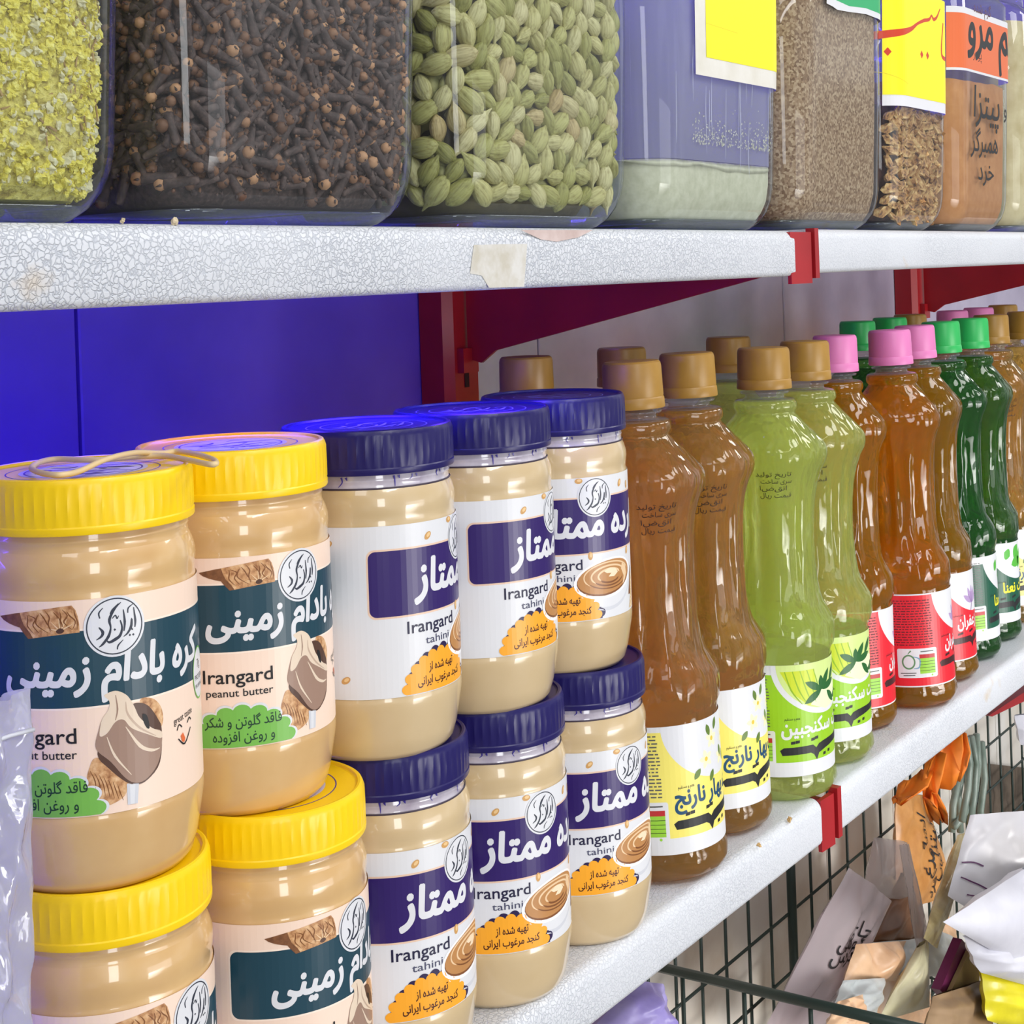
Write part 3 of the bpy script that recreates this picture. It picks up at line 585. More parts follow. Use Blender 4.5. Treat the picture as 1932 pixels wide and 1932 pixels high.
# ------------------------------------------------------------------ syrup bottles
bot_prof = [(.0, .0), (.022, .0), (.031, .0008), (.0355, .0035), (.0378, .008), (.0374, .0135), (.0364, .0165), (.0366, .018), (.0366, .087), (.0364, .0895), (.0372, .0925), (.0384, .0945), (.0390, .0985), (.0391, .104), (.0386, .1085), (.0374, .1115), (.0345, .1165), (.0325, .121), (.0312, .127), (.0302, .136), (.0296, .148), (.0294, .16), (.0298, .174), (.0308, .187), (.0326, .198), (.0352, .2065), (.0372, .2115), (.0381, .2155), (.0380, .2195), (.0370, .2225), (.0345, .2258), (.0292, .2318), (.0240, .2375), (.0206, .2415), (.0192, .2432), (.0190, .2442), (.0203, .2456), (.0206, .2475), (.0203, .2500), (.0192, .2516)]
def bot_rf(r, z, a, i):
    if z <= .02 or z >= .24: k = 0
    elif z < .09: k = 0
    else: k = min(1, (z - .09) / .012, (.24 - z) / .015)
    sup = (abs(math.cos(a)) ** 3.0 + abs(math.sin(a)) ** 3.0) ** (-1 / 3.0) / 1.08
    q = r * (1 + k * (sup - 1))
    if .118 < z < .21:
        w = math.sin(math.pi * (z - .118) / .092); d = (a % (math.pi / 2)) / (math.pi / 2) - 0.5
        q -= .0022 * w ** .5 * min(1, max(0, (.34 - abs(d)) / .06)) * (1 - .3 * math.cos(d * 9)) - .0010 * w * math.exp(-((abs(d) - .38) / .04) ** 2)
    if z < .02: q += .0004 * math.cos(a * 10) * (1 if .002 < z < .012 else 0)
    return q
neck_b = [(.0192, .2516), (.0178, .2524), (.0140, .2529), (.0126, .2534), (.0125, .2555), (.0155, .256), (.0158, .2572), (.0125, .258), (.0125, .268)]
cap_b = [(.0160, .2590), (.0176, .2590), (.0178, .2596), (.0175, .2645), (.0170, .2653), (.0172, .2660), (.0169, .2760), (.0168, .2825), (.0164, .2846), (.0154, .2856), (.0, .2858)]
def cap_rf(r, z, a, i): return r + (.00012 * math.cos(a * 60) if i in (6, 7) else 0)
GOLD = noisy('gold_plastic', [(0.3, (156, 116, 44)), (0.7, (176, 134, 58))], 40, 0.38, 0.05); PINK = mat('pink_plastic', (226, 128, 188), 0.4); GRN = mat('green_plastic', (44, 184, 92), 0.38)
LQ = {'amber': liquid('amber_syrup', (248, 214, 150), 0.23, (248, 196, 112), .3), 'lime': liquid('lime_syrup', (243, 253, 208), 0.27, (242, 254, 140), .55), 'saffron': liquid('saffron_syrup', (250, 200, 92), 0.22, (248, 186, 50), .3),
      'mint': liquid('mint_syrup', (160, 216, 150), 0.17, (80, 166, 84), .25), 'honey': liquid('honey_syrup', (248, 228, 170), 0.18, (240, 206, 120), .42)}
CLEAR = film('clear_plastic', (238, 240, 246), 1.5, 0.03, 0.12)
def bottle_label(k):
    A = Art(); bgc = {'yellow': mat('pale_yellow_print', (240, 226, 112), 0.35), 'lime': mat('lime_print', (150, 200, 30), 0.35), 'red': mat('red_print', (222, 28, 46), 0.35), 'mint': mat('bottle_green_print', (10, 84, 62), 0.35)}[k]
    lo, hi = (1, 69) if k == 'red' else (9, 64 if k != 'yellow' else 67)
    A.rect(-105, 0, 105, 70, WHITE, 0); A.rect(-105, lo, 105, hi, bgc, 0.5)
    tx = {'yellow': 'شربت بهار نارنج', 'lime': 'شربت سکنجبین', 'red': 'شربت زعفران', 'mint': 'شربت نعنا'}[k]
    tc = {'yellow': mat('petrol_ink', (16, 72, 110), 0.4), 'lime': WHITE, 'red': WHITE, 'mint': mat('yellow_ink', (244, 232, 40), 0.4)}[k]
    half = lambda rx, ry, m, l: A.poly([(rx * math.cos(t), 70 + ry * math.sin(t)) for t in [math.pi + math.pi * q / 40 for q in range(41)]], m, l)
    half(40, 33, WHITE, 1)
    leaf = mat('leaf_print', (96, 124, 50), 0.4); dleaf = mat('dark_leaf_print', (30, 96, 40), 0.4)
    def leafp(x, y, ln, w, rot, m, l): A.poly([(x + c * math.cos(rot) - s * math.sin(rot), y + c * math.sin(rot) + s * math.cos(rot)) for c, s in [(ln * t, w * math.sin(math.pi * t) ** .8) for t in [q / 8 for q in range(9)]] + [(ln * t, -w * math.sin(math.pi * t) ** .8) for t in [1 - q / 8 for q in range(1, 8)]]], m, l)
    if k == 'yellow':
        cp = mat('blossom_print', (246, 240, 196), 0.4)
        for x, y in ((-6, 58), (-12, 48), (4, 46), (10, 56)):
            for q in range(5): leafp(x, y, 5.5, 1.5, q * 1.257 + x, cp, 1.6)
            A.ell(x, y, 1.3, 1.3, mat('stamen_print', (226, 196, 70), 0.4), 2, n=10)
        for x, y, r in ((-8, 60, 1.9), (-17, 44, 4.0), (-6, 41, 4.2), (3, 52, 5.0), (9, 48, 4.9), (-3, 62, 1.2)): leafp(x, y, 7, 1.8, r, leaf, 2.4)
    elif k == 'lime':
        half(36.5, 29.5, mat('cucumber_pale_print', (206, 226, 140), 0.4), 1.5)
        A.poly([(-34, 66), (-10, 66), (-8, 42), (-16, 44), (-26, 52)], mat('cucumber_yellow_print', (200, 214, 40), 0.4), 2)
        for q in range(5): A.stroke([(-31 + 5 * q, 66), (-27 + 5 * q, 54), (-20 + 3.5 * q, 45)], [.6, 1, .4], mat('cucumber_green_print', (140, 180, 30), 0.4), 2.3)
        A.poly([(-14, 44), (0, 39), (18, 42), (27, 50), (14, 54), (-4, 53)], mat('cucumber_white_print', (232, 242, 196), 0.4), 2.5)
        for x, y, r, ln in ((-4, 52, 2.7, 15), (-4, 52, 3.6, 16), (-4, 52, .9, 15), (-4, 52, .2, 18), (2, 50, -.7, 14), (6, 56, .7, 14), (16, 48, -.4, 12), (-4, 52, 1.6, 9), (10, 44, .1, 16)): leafp(x, y, ln, 2.4, r, dleaf, 3)
    elif k == 'red':
        pu = mat('crocus_print', (176, 150, 196), 0.4)
        for r in (1.0, 1.5, 2.0, 2.6, .5): leafp(-8, 44, 14, 2.2, r, pu, 1.6); leafp(14, 46, 12, 2, r, pu, 1.7)
        for r in (1.2, 1.7, 2.2): A.stroke([(-8, 44), (-8 + 9 * math.cos(r), 44 + 9 * math.sin(r))], .5, mat('crocus_dark_print', (110, 70, 140), 0.4), 2.2)
        A.stroke([(-8, 44), (-10, 38)], 1, mat('crocus_dark_print', (110, 70, 140), 0.4), 2)
    else:
        for x, y, r, ln in ((-14, 50, .3, 18), (-10, 56, .9, 14), (-2, 46, 1.2, 18), (4, 48, .2, 20), (-16, 58, 2.6, 8)): leafp(x, y, ln, 5, r, mat('mint_leaf_print', (84, 180, 60), 0.4), 1.7)
    A.text(tx, 0, 26.5, 12.5, tc, 2, width={'yellow': 68, 'lime': 68, 'red': 56, 'mint': 50}[k], offset=0.032)
    A.text('طعم و مستقیم'.replace('ط', 'ه'), -27, 35.5, 2.6, INK, 2, width=10)
    bc = INK if k != 'red' else mat('dark_red_ink', (60, 10, 16), 0.4)
    A.poly([(-34, 13.4), (-15, 13.8), (-12.6, 12.6), (-10.2, 8.8), (-8.2, 12.8), (-2, 14.6), (8, 16), (16, 16.4), (22, 17.5), (22.5, 25), (20, 25.5), (19.3, 21.4), (12, 20.6), (2, 20.2), (-4, 19.6), (-8, 18.6), (-10.5, 16.4), (-13, 18.6), (-17, 18.6), (-33, 18.2), (-35.4, 16.6)], bc, 2)
    A.poly([(24, 14), (32, 14), (34.5, 17), (34.5, 26), (32.4, 26.5), (31.6, 18.4), (24, 18)], bc, 2)
    for x, y in ((-27, 21.2), (-24, 21.6), (-13, 22), (-10, 22.6)): A.poly([(x - 1.5, y - 1), (x + 1.3, y - .8), (x + 1.5, y + 1), (x - 1.3, y + .8)], bc, 2)
    for x, y in ((-3, 11.4), (2, 12.2), (28, 10.6)): A.poly([(x - 1.4, y - 1), (x + 1.2, y - .8), (x + 1.4, y + 1), (x - 1.2, y + .8)], bc, 2)
    # back panel: nutrition box and small print
    A.rect(-70, 7, -38, 29, WHITE, 1, 1.5); A.ring(-61.5, 19, 5.2, 5.6, 1.2, mat('leaf_logo_green', (96, 140, 96), 0.4), 1.6); A.stroke([(-58, 23), (-53, 21), (-53.5, 15), (-58, 14)], [.4, 1.2, 1.2, .4], mat('leaf_logo_blue', (120, 160, 190), 0.4), 1.6); A.stroke([(-62, 25), (-59.5, 27.5)], [.4, 1.2], MATS['leaf_logo_green'], 1.6)
    A.stroke([(-68, 10.5), (-56, 10.7)], .7, mat('small_grey_ink', (90, 90, 90), 0.4), 1.6, 1); A.stroke([(-66, 8.8), (-57, 9)], .6, MATS['small_grey_ink'], 1.6, 1)
    A.rect(-53, 10, -40, 21.5, mat('traffic_green', (150, 206, 60), 0.4), 1.6); A.rect(-53, 21.5, -40, 24.5, mat('traffic_red', (186, 40, 44), 0.4), 1.6)
    for q in range(4): A.stroke([(-53, 12.2 + 2.3 * q), (-40, 12.2 + 2.3 * q)], .3, INK, 2, 1)
    A.stroke([(-52, 26.6), (-41, 26.8)], .8, MATS['small_grey_ink'], 2, 1); A.ell(-43, 8.6, .8, .8, MATS['traffic_green'], 2, n=10)
    R = random.Random(4)
    for q in range(18):
        y = 65 - q * 1.95; x = -74
        while x < -42:
            ln = R.uniform(1.2, 4.2); A.stroke([(x, y), (min(x + ln, -41), y)], .75, mat('small_print', (96, 18, 30), 0.5) if k == 'red' else MATS['small_grey_ink'], 1.6, 1); x += ln + .8
    for s_, y in (('PROD 14', 52), ('EXP 26', 38)) if k != 'red' else (): pass
    return A
def bottle_proto(k, lq, cap):
    root = empty('syrup_bottle', (0, 0, 0))
    m = MB(); m.lathe(bot_prof, 96, bot_rf, capb=False, capt=True); link('body', m.mesh(), LQ[lq], root, True)
    m = MB(); m.lathe(neck_b, 40); link('neck', m.mesh(), CLEAR, root, True)
    if k: A = bottle_label_cache(k); me, ms = A; o = bpy.data.objects.new('label', me); COL.objects.link(o); o.parent = root
    if k in ('yellow', 'lime'):
        A = Art(); pi = mat('date_ink', (40, 30, 34), .5)
        for q, t_ in enumerate(('تاریخ تولید', 'سری ساخت', 'انقضا', 'قیمت ریال')): A.text(t_, -31 + (q % 2) * 2, 206 - 4.6 * q, 4.2, pi, 0, width=22 - 2 * (q % 3))
        def fn(u, v):
            z = v / 1000; a = u / 1000 / .034; r = np.interp(z, [b_[1] for b_ in bot_prof], [b_[0] for b_ in bot_prof]); i = next(j for j, b_ in enumerate(bot_prof) if b_[1] >= z); q = bot_rf(r, z, a, i) + .0003
            return (q * math.cos(a), q * math.sin(a), z), (math.cos(a), math.sin(a), 0)
        link_art('date_print', A, fn, root, 2.5)
    c = MB(); c.lathe(cap_b, 120, cap_rf); o = link('cap', c.mesh(), {'gold': GOLD, 'pink': PINK, 'green': GRN}[cap], root); smooth_angle(o, 30)
    return root
_bl = {}
def bottle_label_cache(k):
    if k not in _bl:
        A = bottle_label(k); me = A.mesh(wrap(.0368, .0175), 3.0); [me.materials.append(q) for q in A.mats]; _bl[k] = (me, A.mats)
    return _bl[k]
protos = {}
def bottle(X, Y, k, lq, cap, beta, label, group, lean=0.0):
    key = (k, lq, cap)
    if key not in protos: protos[key] = bottle_proto(k, lq, cap); o = protos[key]
    else: o = copy_tree(protos[key])
    o.location = (X, Y, ZL - (.001 if X > XB else 0)); o.rotation_euler = (0, 0, face(X, Y, beta)); tag(o, label, 'bottle', group)
    if X > 1 and Y < .5: o.scale = (.955, .955, 1)
    if lean:   # a bottle standing a touch askew
        o.rotation_euler = (Matrix.Rotation(math.radians(-lean), 3, fwd) @ Matrix.Rotation(face(X, Y, beta), 3, 'Z')).to_euler(); o.location = Vector(o.location) + rgt * (.286 * math.tan(math.radians(lean))) + Vector((0, 0, .0004))
FR, BK = 'syrup bottles along the front of the lower shelf', 'syrup bottles standing behind the front row'
bottle(.745, .447, 'yellow', 'amber', 'gold', 67, 'amber syrup bottle with a yellow label beside the blue-lidded jars', FR, 1.6)
bottle(.8218, .4535, 'yellow', 'amber', 'gold', 67, 'amber syrup bottle with a yellow label beside the pale green bottles', FR, 1.1)
bottle(.902, .441, 'lime', 'lime', 'gold', 58, 'pale green syrup bottle with lime label nearer the yellow-labelled bottles', FR)
bottle(.979, .447, 'lime', 'lime', 'gold', 53, 'pale green syrup bottle with lime label next to the red-labelled bottles', FR)
bottle(1.0575, .4585, 'red', 'saffron', 'pink', 105, 'pink-capped amber bottle with red label next to the pale green bottles', FR)
bottle(1.131, .445, 'red', 'saffron', 'pink', 97, 'pink-capped amber bottle showing the small print of its red label', FR, 1.2)
bottle(1.207, .4535, 'red', 'saffron', 'pink', 80, 'pink-capped amber bottle with red label beside the dark green bottles', FR, 1.2)
bottle(1.281, .458, 'mint', 'mint', 'green', 103, 'green-capped dark green bottle next to the pink-capped bottles', FR, 1.2)
bottle(1.357, .458, 'mint', 'mint', 'green', 75, 'green-capped dark green bottle next to the gold-capped bottle at the frame edge', FR)
bottle(1.435, .464, 'yellow', 'honey', 'gold', 70, 'honey-coloured gold-capped bottle beyond the dark green bottles', FR)
bottle(1.512, .456, 'yellow', 'honey', 'gold', 70, 'honey-coloured gold-capped bottle cut by the frame edge', FR)
bottle(.788, .55, 'yellow', 'amber', 'gold', 60, 'gold-capped bottle behind the blue lids, right under the red bracket', BK)
bottle(.904, .55, 'yellow', 'amber', 'gold', 60, 'gold-capped bottle behind the first amber front bottle', BK)
bottle(1.045, .54, 'lime', 'lime', 'gold', 60, 'gold-capped pale green bottle behind the front row', BK)
bottle(1.321, .55, 'mint', 'mint', 'green', 60, 'green-capped bottle behind the pink caps, nearer the grey panel', BK)
bottle(1.400, .55, 'mint', 'mint', 'green', 60, 'green-capped bottle behind the pink caps, in front of the red upright', BK)
bottle(1.480, .56, 'yellow', 'honey', 'gold', 60, 'gold-capped bottle hidden behind the front green caps', BK)
bottle(1.576, .55, 'red', 'saffron', 'pink', 60, 'nearer pink-capped bottle behind the front green caps', BK)
bottle(1.660, .55, 'red', 'saffron', 'pink', 60, 'farther pink-capped bottle behind the front green caps', BK)
bottle(1.745, .55, 'yellow', 'honey', 'gold', 60, 'gold-capped bottle in the back row before the far bracket', BK)
# ------------------------------------------------------------------ glass jars of spices on the upper shelf
def rr_at(s, hw, hd, R):
    """point and normal on a rounded rectangle, s metres round from the middle of the front"""
    sg = 1 if s >= 0 else -1; s = abs(s); a = hw - R; q = math.pi * R / 2; b = 2 * (hd - R)
    if s <= a: p = (s, -hd, 0, -1)
    elif s <= a + q: t = (s - a) / R; p = (a + R * math.sin(t), -hd + R - R * math.cos(t), math.sin(t), -math.cos(t))
    elif s <= a + q + b: p = (hw, -hd + R + (s - a - q), 1, 0)
    elif s <= a + 2 * q + b: t = (s - a - q - b) / R; p = (a + R * math.cos(t), hd - R + R * math.sin(t), math.cos(t), math.sin(t))
    else: p = (a - (s - a - 2 * q - b), hd, 0, 1)
    return Vector((sg * p[0], p[1], 0)), Vector((sg * p[2], p[3], 0))
def rr_ring(hw, hd, R, n=72):
    tot = 4 * (hw - R) + 4 * (hd - R) + 2 * math.pi * R
    return [rr_at(-tot / 2 + tot * k / n, hw, hd, R)[0] for k in range(n)]
def shell(prof, hw, hd, R, capb=True, capt=False, n=72, top=None):
    m = MB(); V = []; Fs = []
    for z, ins in prof:
        for k, p in enumerate(rr_ring(hw - ins, hd - ins, max(.004, R - ins * .8), n)): V.append((p.x, p.y, z + (top(p.x, p.y) if top and z == prof[-1][0] else 0)))
    for i in range(len(prof) - 1):
        for k in range(n): Fs.append((i * n + k, i * n + (k + 1) % n, (i + 1) * n + (k + 1) % n, (i + 1) * n + k))
    if capb: Fs.append(tuple(range(n - 1, -1, -1)))
    if capt:
        b = len(V); V.append((0, 0, prof[-1][0] + (top(0, 0) if top else 0))); o = (len(prof) - 1) * n
        Fs += [(o + k, o + (k + 1) % n, b) for k in range(n)]
    return m.add(V, Fs)
GLASS = film('jar_glass', (240, 245, 246), 1.42, 0.025, 0.03)
THICK = film('thick_glass', (224, 230, 232), 1.7, 0.06, 0.10, (196, 206, 210))
TAPER = -.003
wall_prof = [(.0005, .019), (.002, .0145), (.006, .0088), (.012, .0042), (.019, .0014), (.027, 0), (.10, TAPER), (.195, TAPER * 1.6), (.206, .004), (.213, .018), (.216, .028), (.235, .029), (.236, .026), (.238, .029)]
def inset_at(z):
    for (z0, a), (z1, b) in zip(wall_prof, wall_prof[1:]):
        if z <= z1: return a + (b - a) * max(0, (z - z0)) / (z1 - z0)
    return .03
def in_prof(z0, z1, ex=.0032, n=9): return [(z0 + (z1 - z0) * (k / n) ** 1.5, inset_at(z0 + (z1 - z0) * (k / n) ** 1.5) + ex) for k in range(n + 1)]
class Jar: pass
def glass_jar(right, w, label, hd=.072, R=.028):
    j = Jar(); j.hw = w / 2; j.hd = hd; j.R = R; j.cx = right - w / 2; j.cy = .412 + hd; j.z = ZU + (.0012 if j.cx > XB else 0)
    root = empty('glass_jar', (j.cx, j.cy, j.z)); tag(root, label, 'jar', 'glass spice jars on the upper shelf'); j.root = root
    shell(wall_prof, j.hw, hd, R, capb=False, n=96).build('jar_wall', GLASS, root, True)
    b = shell([(.0004, .0195), (.002, .015), (.0045, .0116), (.0066, .0095)], j.hw, hd, R, True, False); 
    k = len(b.v); b.f.append(tuple(k - 72 + i for i in range(72))); b.m.append(0); b.build('glass_base', THICK, root, True)
    return j
def fill(j, name, z1, m, label, cat, top=None, parent=None, ex=.0032, kind='stuff', n=120, z0=.0072):
    o = shell(in_prof(z0, z1, ex), j.hw, j.hd, j.R, True, True, n, top).build(name, m, parent, True)
    o.location = (j.cx, j.cy, j.z); tag(o, label, cat, None, kind); return o
def on_front(j, x, y):
    p = at(x, y, .412); return ((p.x - j.cx) * 1000, (p.z - j.z) * 1000)
def jar_print(j, name, A, off=.0004):
    def fn(u, v):
        z = v / 1000; i = inset_at(z); p, nn = rr_at(u / 1000, j.hw - i, j.hd - i, j.R); return (p + nn * off) + Vector((0, 0, z)), nn
    return link_art(name, A, fn, j.root, 3.0, 0.00005)
def scatter(j, n, s0, s1, z0, z1, rad, ex, seed, iters=50):
    """spread points over the jar's inner face and push them apart"""
    R = np.random.RandomState(seed); P = np.stack([R.uniform(s0, s1, n), R.uniform(z0, z1, n)], 1)
    for _ in range(iters):
        d = P[:, None] - P[None]; r = np.sqrt((d ** 2).sum(-1)) + 1e-9; f = np.clip(2 * rad - r, 0, None); np.fill_diagonal(f, 0)
        P += 0.35 * (d / r[..., None] * f[..., None]).sum(1); P[:, 0] = np.clip(P[:, 0], s0, s1); P[:, 1] = np.clip(P[:, 1], z0, z1)
    return P
def place_on(j, s, z, ex):
    i = inset_at(z) + ex; p, nn = rr_at(s, j.hw - i, j.hd - i, max(.004, j.R - i * .8)); return p + Vector((0, 0, z)), nn
def lay(nn, R, tilt=.35):
    """orientation with the long axis lying against the glass"""
    a = R.uniform(0, 2 * math.pi); t = Vector((0, 0, 1)).cross(nn); x = (t * math.cos(a) + Vector((0, 0, 1)) * math.sin(a)) + nn * R.uniform(-tilt, tilt); x.normalize()
    y = nn.cross(x).normalized(); z = x.cross(y); M = Matrix((x, y, z)).transposed()
    return M @ Matrix.Rotation(R.uniform(-.5, .5), 3, 'X')
def per_object(m, stops):
    N, L = nodes(m); oi = N.new('ShaderNodeObjectInfo'); setcol(m, ramp(m, oi.outputs['Random'], stops))
# --- jar of dried yellow flowers
j1 = glass_jar(.3632, .165, 'glass jar of dried yellow flowers on the upper shelf, beside the clove jar')
STRAW = noisy('straw_chaff', [(0.3, (176, 156, 96)), (0.6, (212, 198, 140)), (0.8, (228, 220, 176))], 220, 0.9, 0.6, 0.002)
FLW = noisy('dried_yellow_petals', [(0.3, (206, 190, 70)), (0.5, (232, 218, 96)), (0.75, (244, 236, 150))], 420, 0.9, 0.8, 0.002)
R = random.Random(21); m = MB()
for z, ins in [(0, 0)]:
    c = shell(in_prof(.0085, .127, .007), j1.hw, j1.hd, j1.R, True, True, 72); m.add(c.v, c.f, 4)
def blob(mb, c, r, mi, R, seg=7, rings=5, rough=.45):
    V = []; Fs = []
    ax = [R.uniform(.7, 1.2) for _ in range(3)]
    for i in range(rings):
        th = math.pi * (i + .5) / rings
        for k in range(seg):
            ph = 2 * math.pi * k / seg; q = r * (1 + R.uniform(-rough, rough)); V.append((c.x + q * ax[0] * math.sin(th) * math.cos(ph), c.y + q * ax[1] * math.sin(th) * math.sin(ph), c.z + q * ax[2] * math.cos(th)))
    for i in range(rings - 1):
        for k in range(seg): Fs.append((i * seg + k, i * seg + (k + 1) % seg, (i + 1) * seg + (k + 1) % seg, (i + 1) * seg + k))
    Fs += [tuple(range(seg)), tuple((rings - 1) * seg + k for k in range(seg - 1, -1, -1))]
    mb.add(V, Fs, mi)
for q in range(760):
    s, z = R.uniform(-.02, .125), R.uniform(.013, .125); p, nn = place_on(j1, s, z, R.uniform(.0058, .0085)); tt = Vector((0, 0, 1)).cross(nn)
    for k in range(8): blob(m, p + tt * R.gauss(0, .0022) + Vector((0, 0, R.gauss(0, .0022))) - nn * abs(R.gauss(0, .0008)), R.uniform(.0008, .0021), 1 if R.random() < .85 else 2, R)
for q in range(1500):
    s, z = R.uniform(-.02, .125), R.uniform(.012, .125); p, nn = place_on(j1, s, z, R.uniform(.0050, .008)); blob(m, p, R.uniform(.0005, .0013), 2 if R.random() < .6 else 1, R, 5, 4, .5)
for q in range(130):
    s, z = R.uniform(-.02, .105), R.uniform(.03, .125); p, nn = place_on(j1, s, z, R.uniform(.0055, .0085)); a = R.gauss(1.6, .7); t = Vector((0, 0, 1)).cross(nn); d = t * math.cos(a) + Vector((0, 0, 1)) * math.sin(a); ln = R.uniform(.003, .011)
    m.tube([p - d * ln, p + nn * -.001, p + d * ln], R.uniform(.0002, .00055), 5, 3)
CORE = noisy('flower_core', [(0.35, (150, 132, 60)), (0.5, (206, 192, 96)), (0.7, (230, 218, 130))], 330, 0.95, 0.9, 0.003)
o = m.build('dried_flowers', [STRAW, FLW, noisy('pale_chaff', [(0.3, (206, 196, 150)), (0.7, (232, 226, 190))], 300, 0.9, 0.3), noisy('stem_straw', [(0.3, (140, 108, 64)), (0.7, (190, 160, 104))], 120, 0.8, 0.3), CORE])
o.location = (j1.cx, j1.cy, j1.z); tag(o, 'dried yellow flower heads and straw filling the jar beside the clove jar', 'dried flowers', None, 'stuff')
# --- jar of cloves
j2 = glass_jar(.5277, .152, 'glass jar of dark cloves on the upper shelf')
CLV = noisy('clove_stem', [(0.3, (50, 38, 36)), (0.55, (82, 64, 60)), (0.8, (116, 94, 86))], 500, 0.7, 0.5, 0.0006); CLH = noisy('clove_head', [(0.3, (122, 76, 50)), (0.7, (186, 128, 88))], 300, 0.6, 0.4, 0.0006); N, L = nodes(CLH); oi = N.new('ShaderNodeObjectInfo'); nz = noise_node(CLH, 190, 2); ma = N.new('ShaderNodeMath'); ma.operation = 'MULTIPLY_ADD'; L.new(nz.outputs['Fac'], ma.inputs[0]); ma.inputs[1].default_value = .5; ma2 = N.new('ShaderNodeMath'); ma2.operation = 'MULTIPLY'; L.new(oi.outputs['Random'], ma2.inputs[0]); ma2.inputs[1].default_value = .6; L.new(ma2.outputs[0], ma.inputs[2]); setcol(CLH, ramp(CLH, ma.outputs[0], [(0.2, (78, 54, 44)), (0.5, (128, 88, 62)), (0.8, (190, 142, 104))]))
def clove_geo(mb, M=Matrix.Identity(4), L=.0115):
    prof = [(.0006, -.5), (.0011, -.47), (.0013, -.3), (.0014, 0), (.0016, .2), (.0019, .31), (.0013, .36)]; V = []; Fs = []; sg = 7
    for r, x in prof:
        for k in range(sg): a = 2 * math.pi * k / sg; V.append(M @ Vector((x * L, r * math.cos(a) * (1 + .15 * math.sin(2 * a)), r * math.sin(a))))
    for i in range(len(prof) - 1):
        for k in range(sg): Fs.append((i * sg + k, i * sg + (k + 1) % sg, (i + 1) * sg + (k + 1) % sg, (i + 1) * sg + k))
    Fs.append(tuple(range(sg - 1, -1, -1))); mb.add(V, Fs, 0)
    for k in range(4):
        a = math.pi / 2 * k; c, s = math.cos(a), math.sin(a); w = .0007
        mb.add([M @ Vector(p) for p in [(.33 * L, .0011 * c - w * s, .0011 * s + w * c), (.33 * L, .0011 * c + w * s, .0011 * s - w * c), (.5 * L, .0029 * c, .0029 * s), (.36 * L, .0019 * c, .0019 * s)]], [(0, 1, 2), (1, 3, 2), (3, 0, 2), (0, 3, 1)], 0)
    V = []; Fs = []
    for i in range(5):
        th = math.pi * i / 4 * .98 + .01
        for k in range(8): a = 2 * math.pi * k / 8; V.append(M @ Vector((.42 * L + .0019 * math.cos(th), .0021 * math.sin(th) * math.cos(a), .0021 * math.sin(th) * math.sin(a))))
    for i in range(4):
        for k in range(8): Fs.append((i * 8 + k, i * 8 + (k + 1) % 8, (i + 1) * 8 + (k + 1) % 8, (i + 1) * 8 + k))
    mb.add(V, Fs, 1)
mc = MB(); clove_geo(mc); me_clove = mc.mesh(); me_clove.materials.append(CLV); me_clove.materials.append(CLH); me_clove.polygons.foreach_set('use_smooth', [True] * len(me_clove.polygons))
def individuals(j, me, name, label, cat, group, pts, ex, R, tilt=.35, sc=(.85, 1.2)):
    for s, z in pts:
        p, nn = place_on(j, s, z, ex); o = bpy.data.objects.new(name, me); COL.objects.link(o); k = R.uniform(*sc)
        o.matrix_world = Matrix.Translation(Vector((j.cx, j.cy, j.z)) + p) @ lay(nn, R, tilt).to_4x4() @ Matrix.Scale(k, 4); tag(o, label, cat, group)
R = random.Random(31)
P2 = scatter(j2, 290, -.098, .084, .0165, .122, .0048, .0045, 1)
individuals(j2, me_clove, 'clove', 'dried brown clove pressed against the glass of the clove jar', 'clove', 'cloves in the clove jar', P2, .0056, R, .35, (1.05, 1.4))
m = MB(); c = shell(in_prof(.0085, .127, .0105), j2.hw, j2.hd, j2.R, True, True, 72); m.add(c.v, c.f, 0)
for q in range(1100):
    s, z = R.uniform(-.10, .086), R.uniform(.019, .128); p, nn = place_on(j2, s, z, R.uniform(.0065, .0105)); clove_geo(m, Matrix.Translation(p) @ lay(nn, R, .35).to_4x4() @ Matrix.Scale(R.uniform(1.0, 1.35), 4))
for q in range(900):
    s, z = R.uniform(-.10, .088), R.uniform(.0115, .125); p, nn = place_on(j2, s, z, R.uniform(.0038, .006)); blob(m, p, R.uniform(.0003, .0009), 0 if R.random() < .6 else 1, R, 5, 4, .4)
o = m.build('clove_heap', [CLV, CLH], None, True); o.location = (j2.cx, j2.cy, j2.z); tag(o, 'mass of dark cloves behind the glass of the clove jar', 'cloves', None, 'stuff')
# --- jar of cardamom
j3 = glass_jar(.7063, .163, 'glass jar of green cardamom pods on the upper shelf')
POD = mat('cardamom_skin', (150, 156, 96), 0.55); N, L = nodes(POD); oi = N.new('ShaderNodeObjectInfo'); base = ramp(POD, oi.outputs['Random'], [(0.0, (152, 150, 82)), (0.3, (180, 176, 108)), (0.6, (198, 190, 132)), (0.85, (208, 200, 152)), (1.0, (186, 160, 110))])
wv = N.new('ShaderNodeTexNoise'); wv.inputs['Scale'].default_value = 900; wv.inputs['Detail'].default_value = 3; mp = N.new('ShaderNodeMapping'); mp.inputs['Scale'].default_value = (.12, 1, 1); L.new(coord(POD), mp.inputs[0]); L.new(mp.outputs[0], wv.inputs['Vector'])
mxx = N.new('ShaderNodeMix'); mxx.data_type = 'RGBA'; mxx.blend_type = 'MULTIPLY'; mxx.inputs[0].default_value = .75; L.new(base, mxx.inputs[6]); L.new(ramp(POD, wv.outputs['Fac'], [(0.35, (190, 182, 150)), (0.6, (255, 255, 250))]), mxx.inputs[7]); setcol(POD, mxx.outputs[2]); bump(POD, wv.outputs['Fac'], .5, .0006)
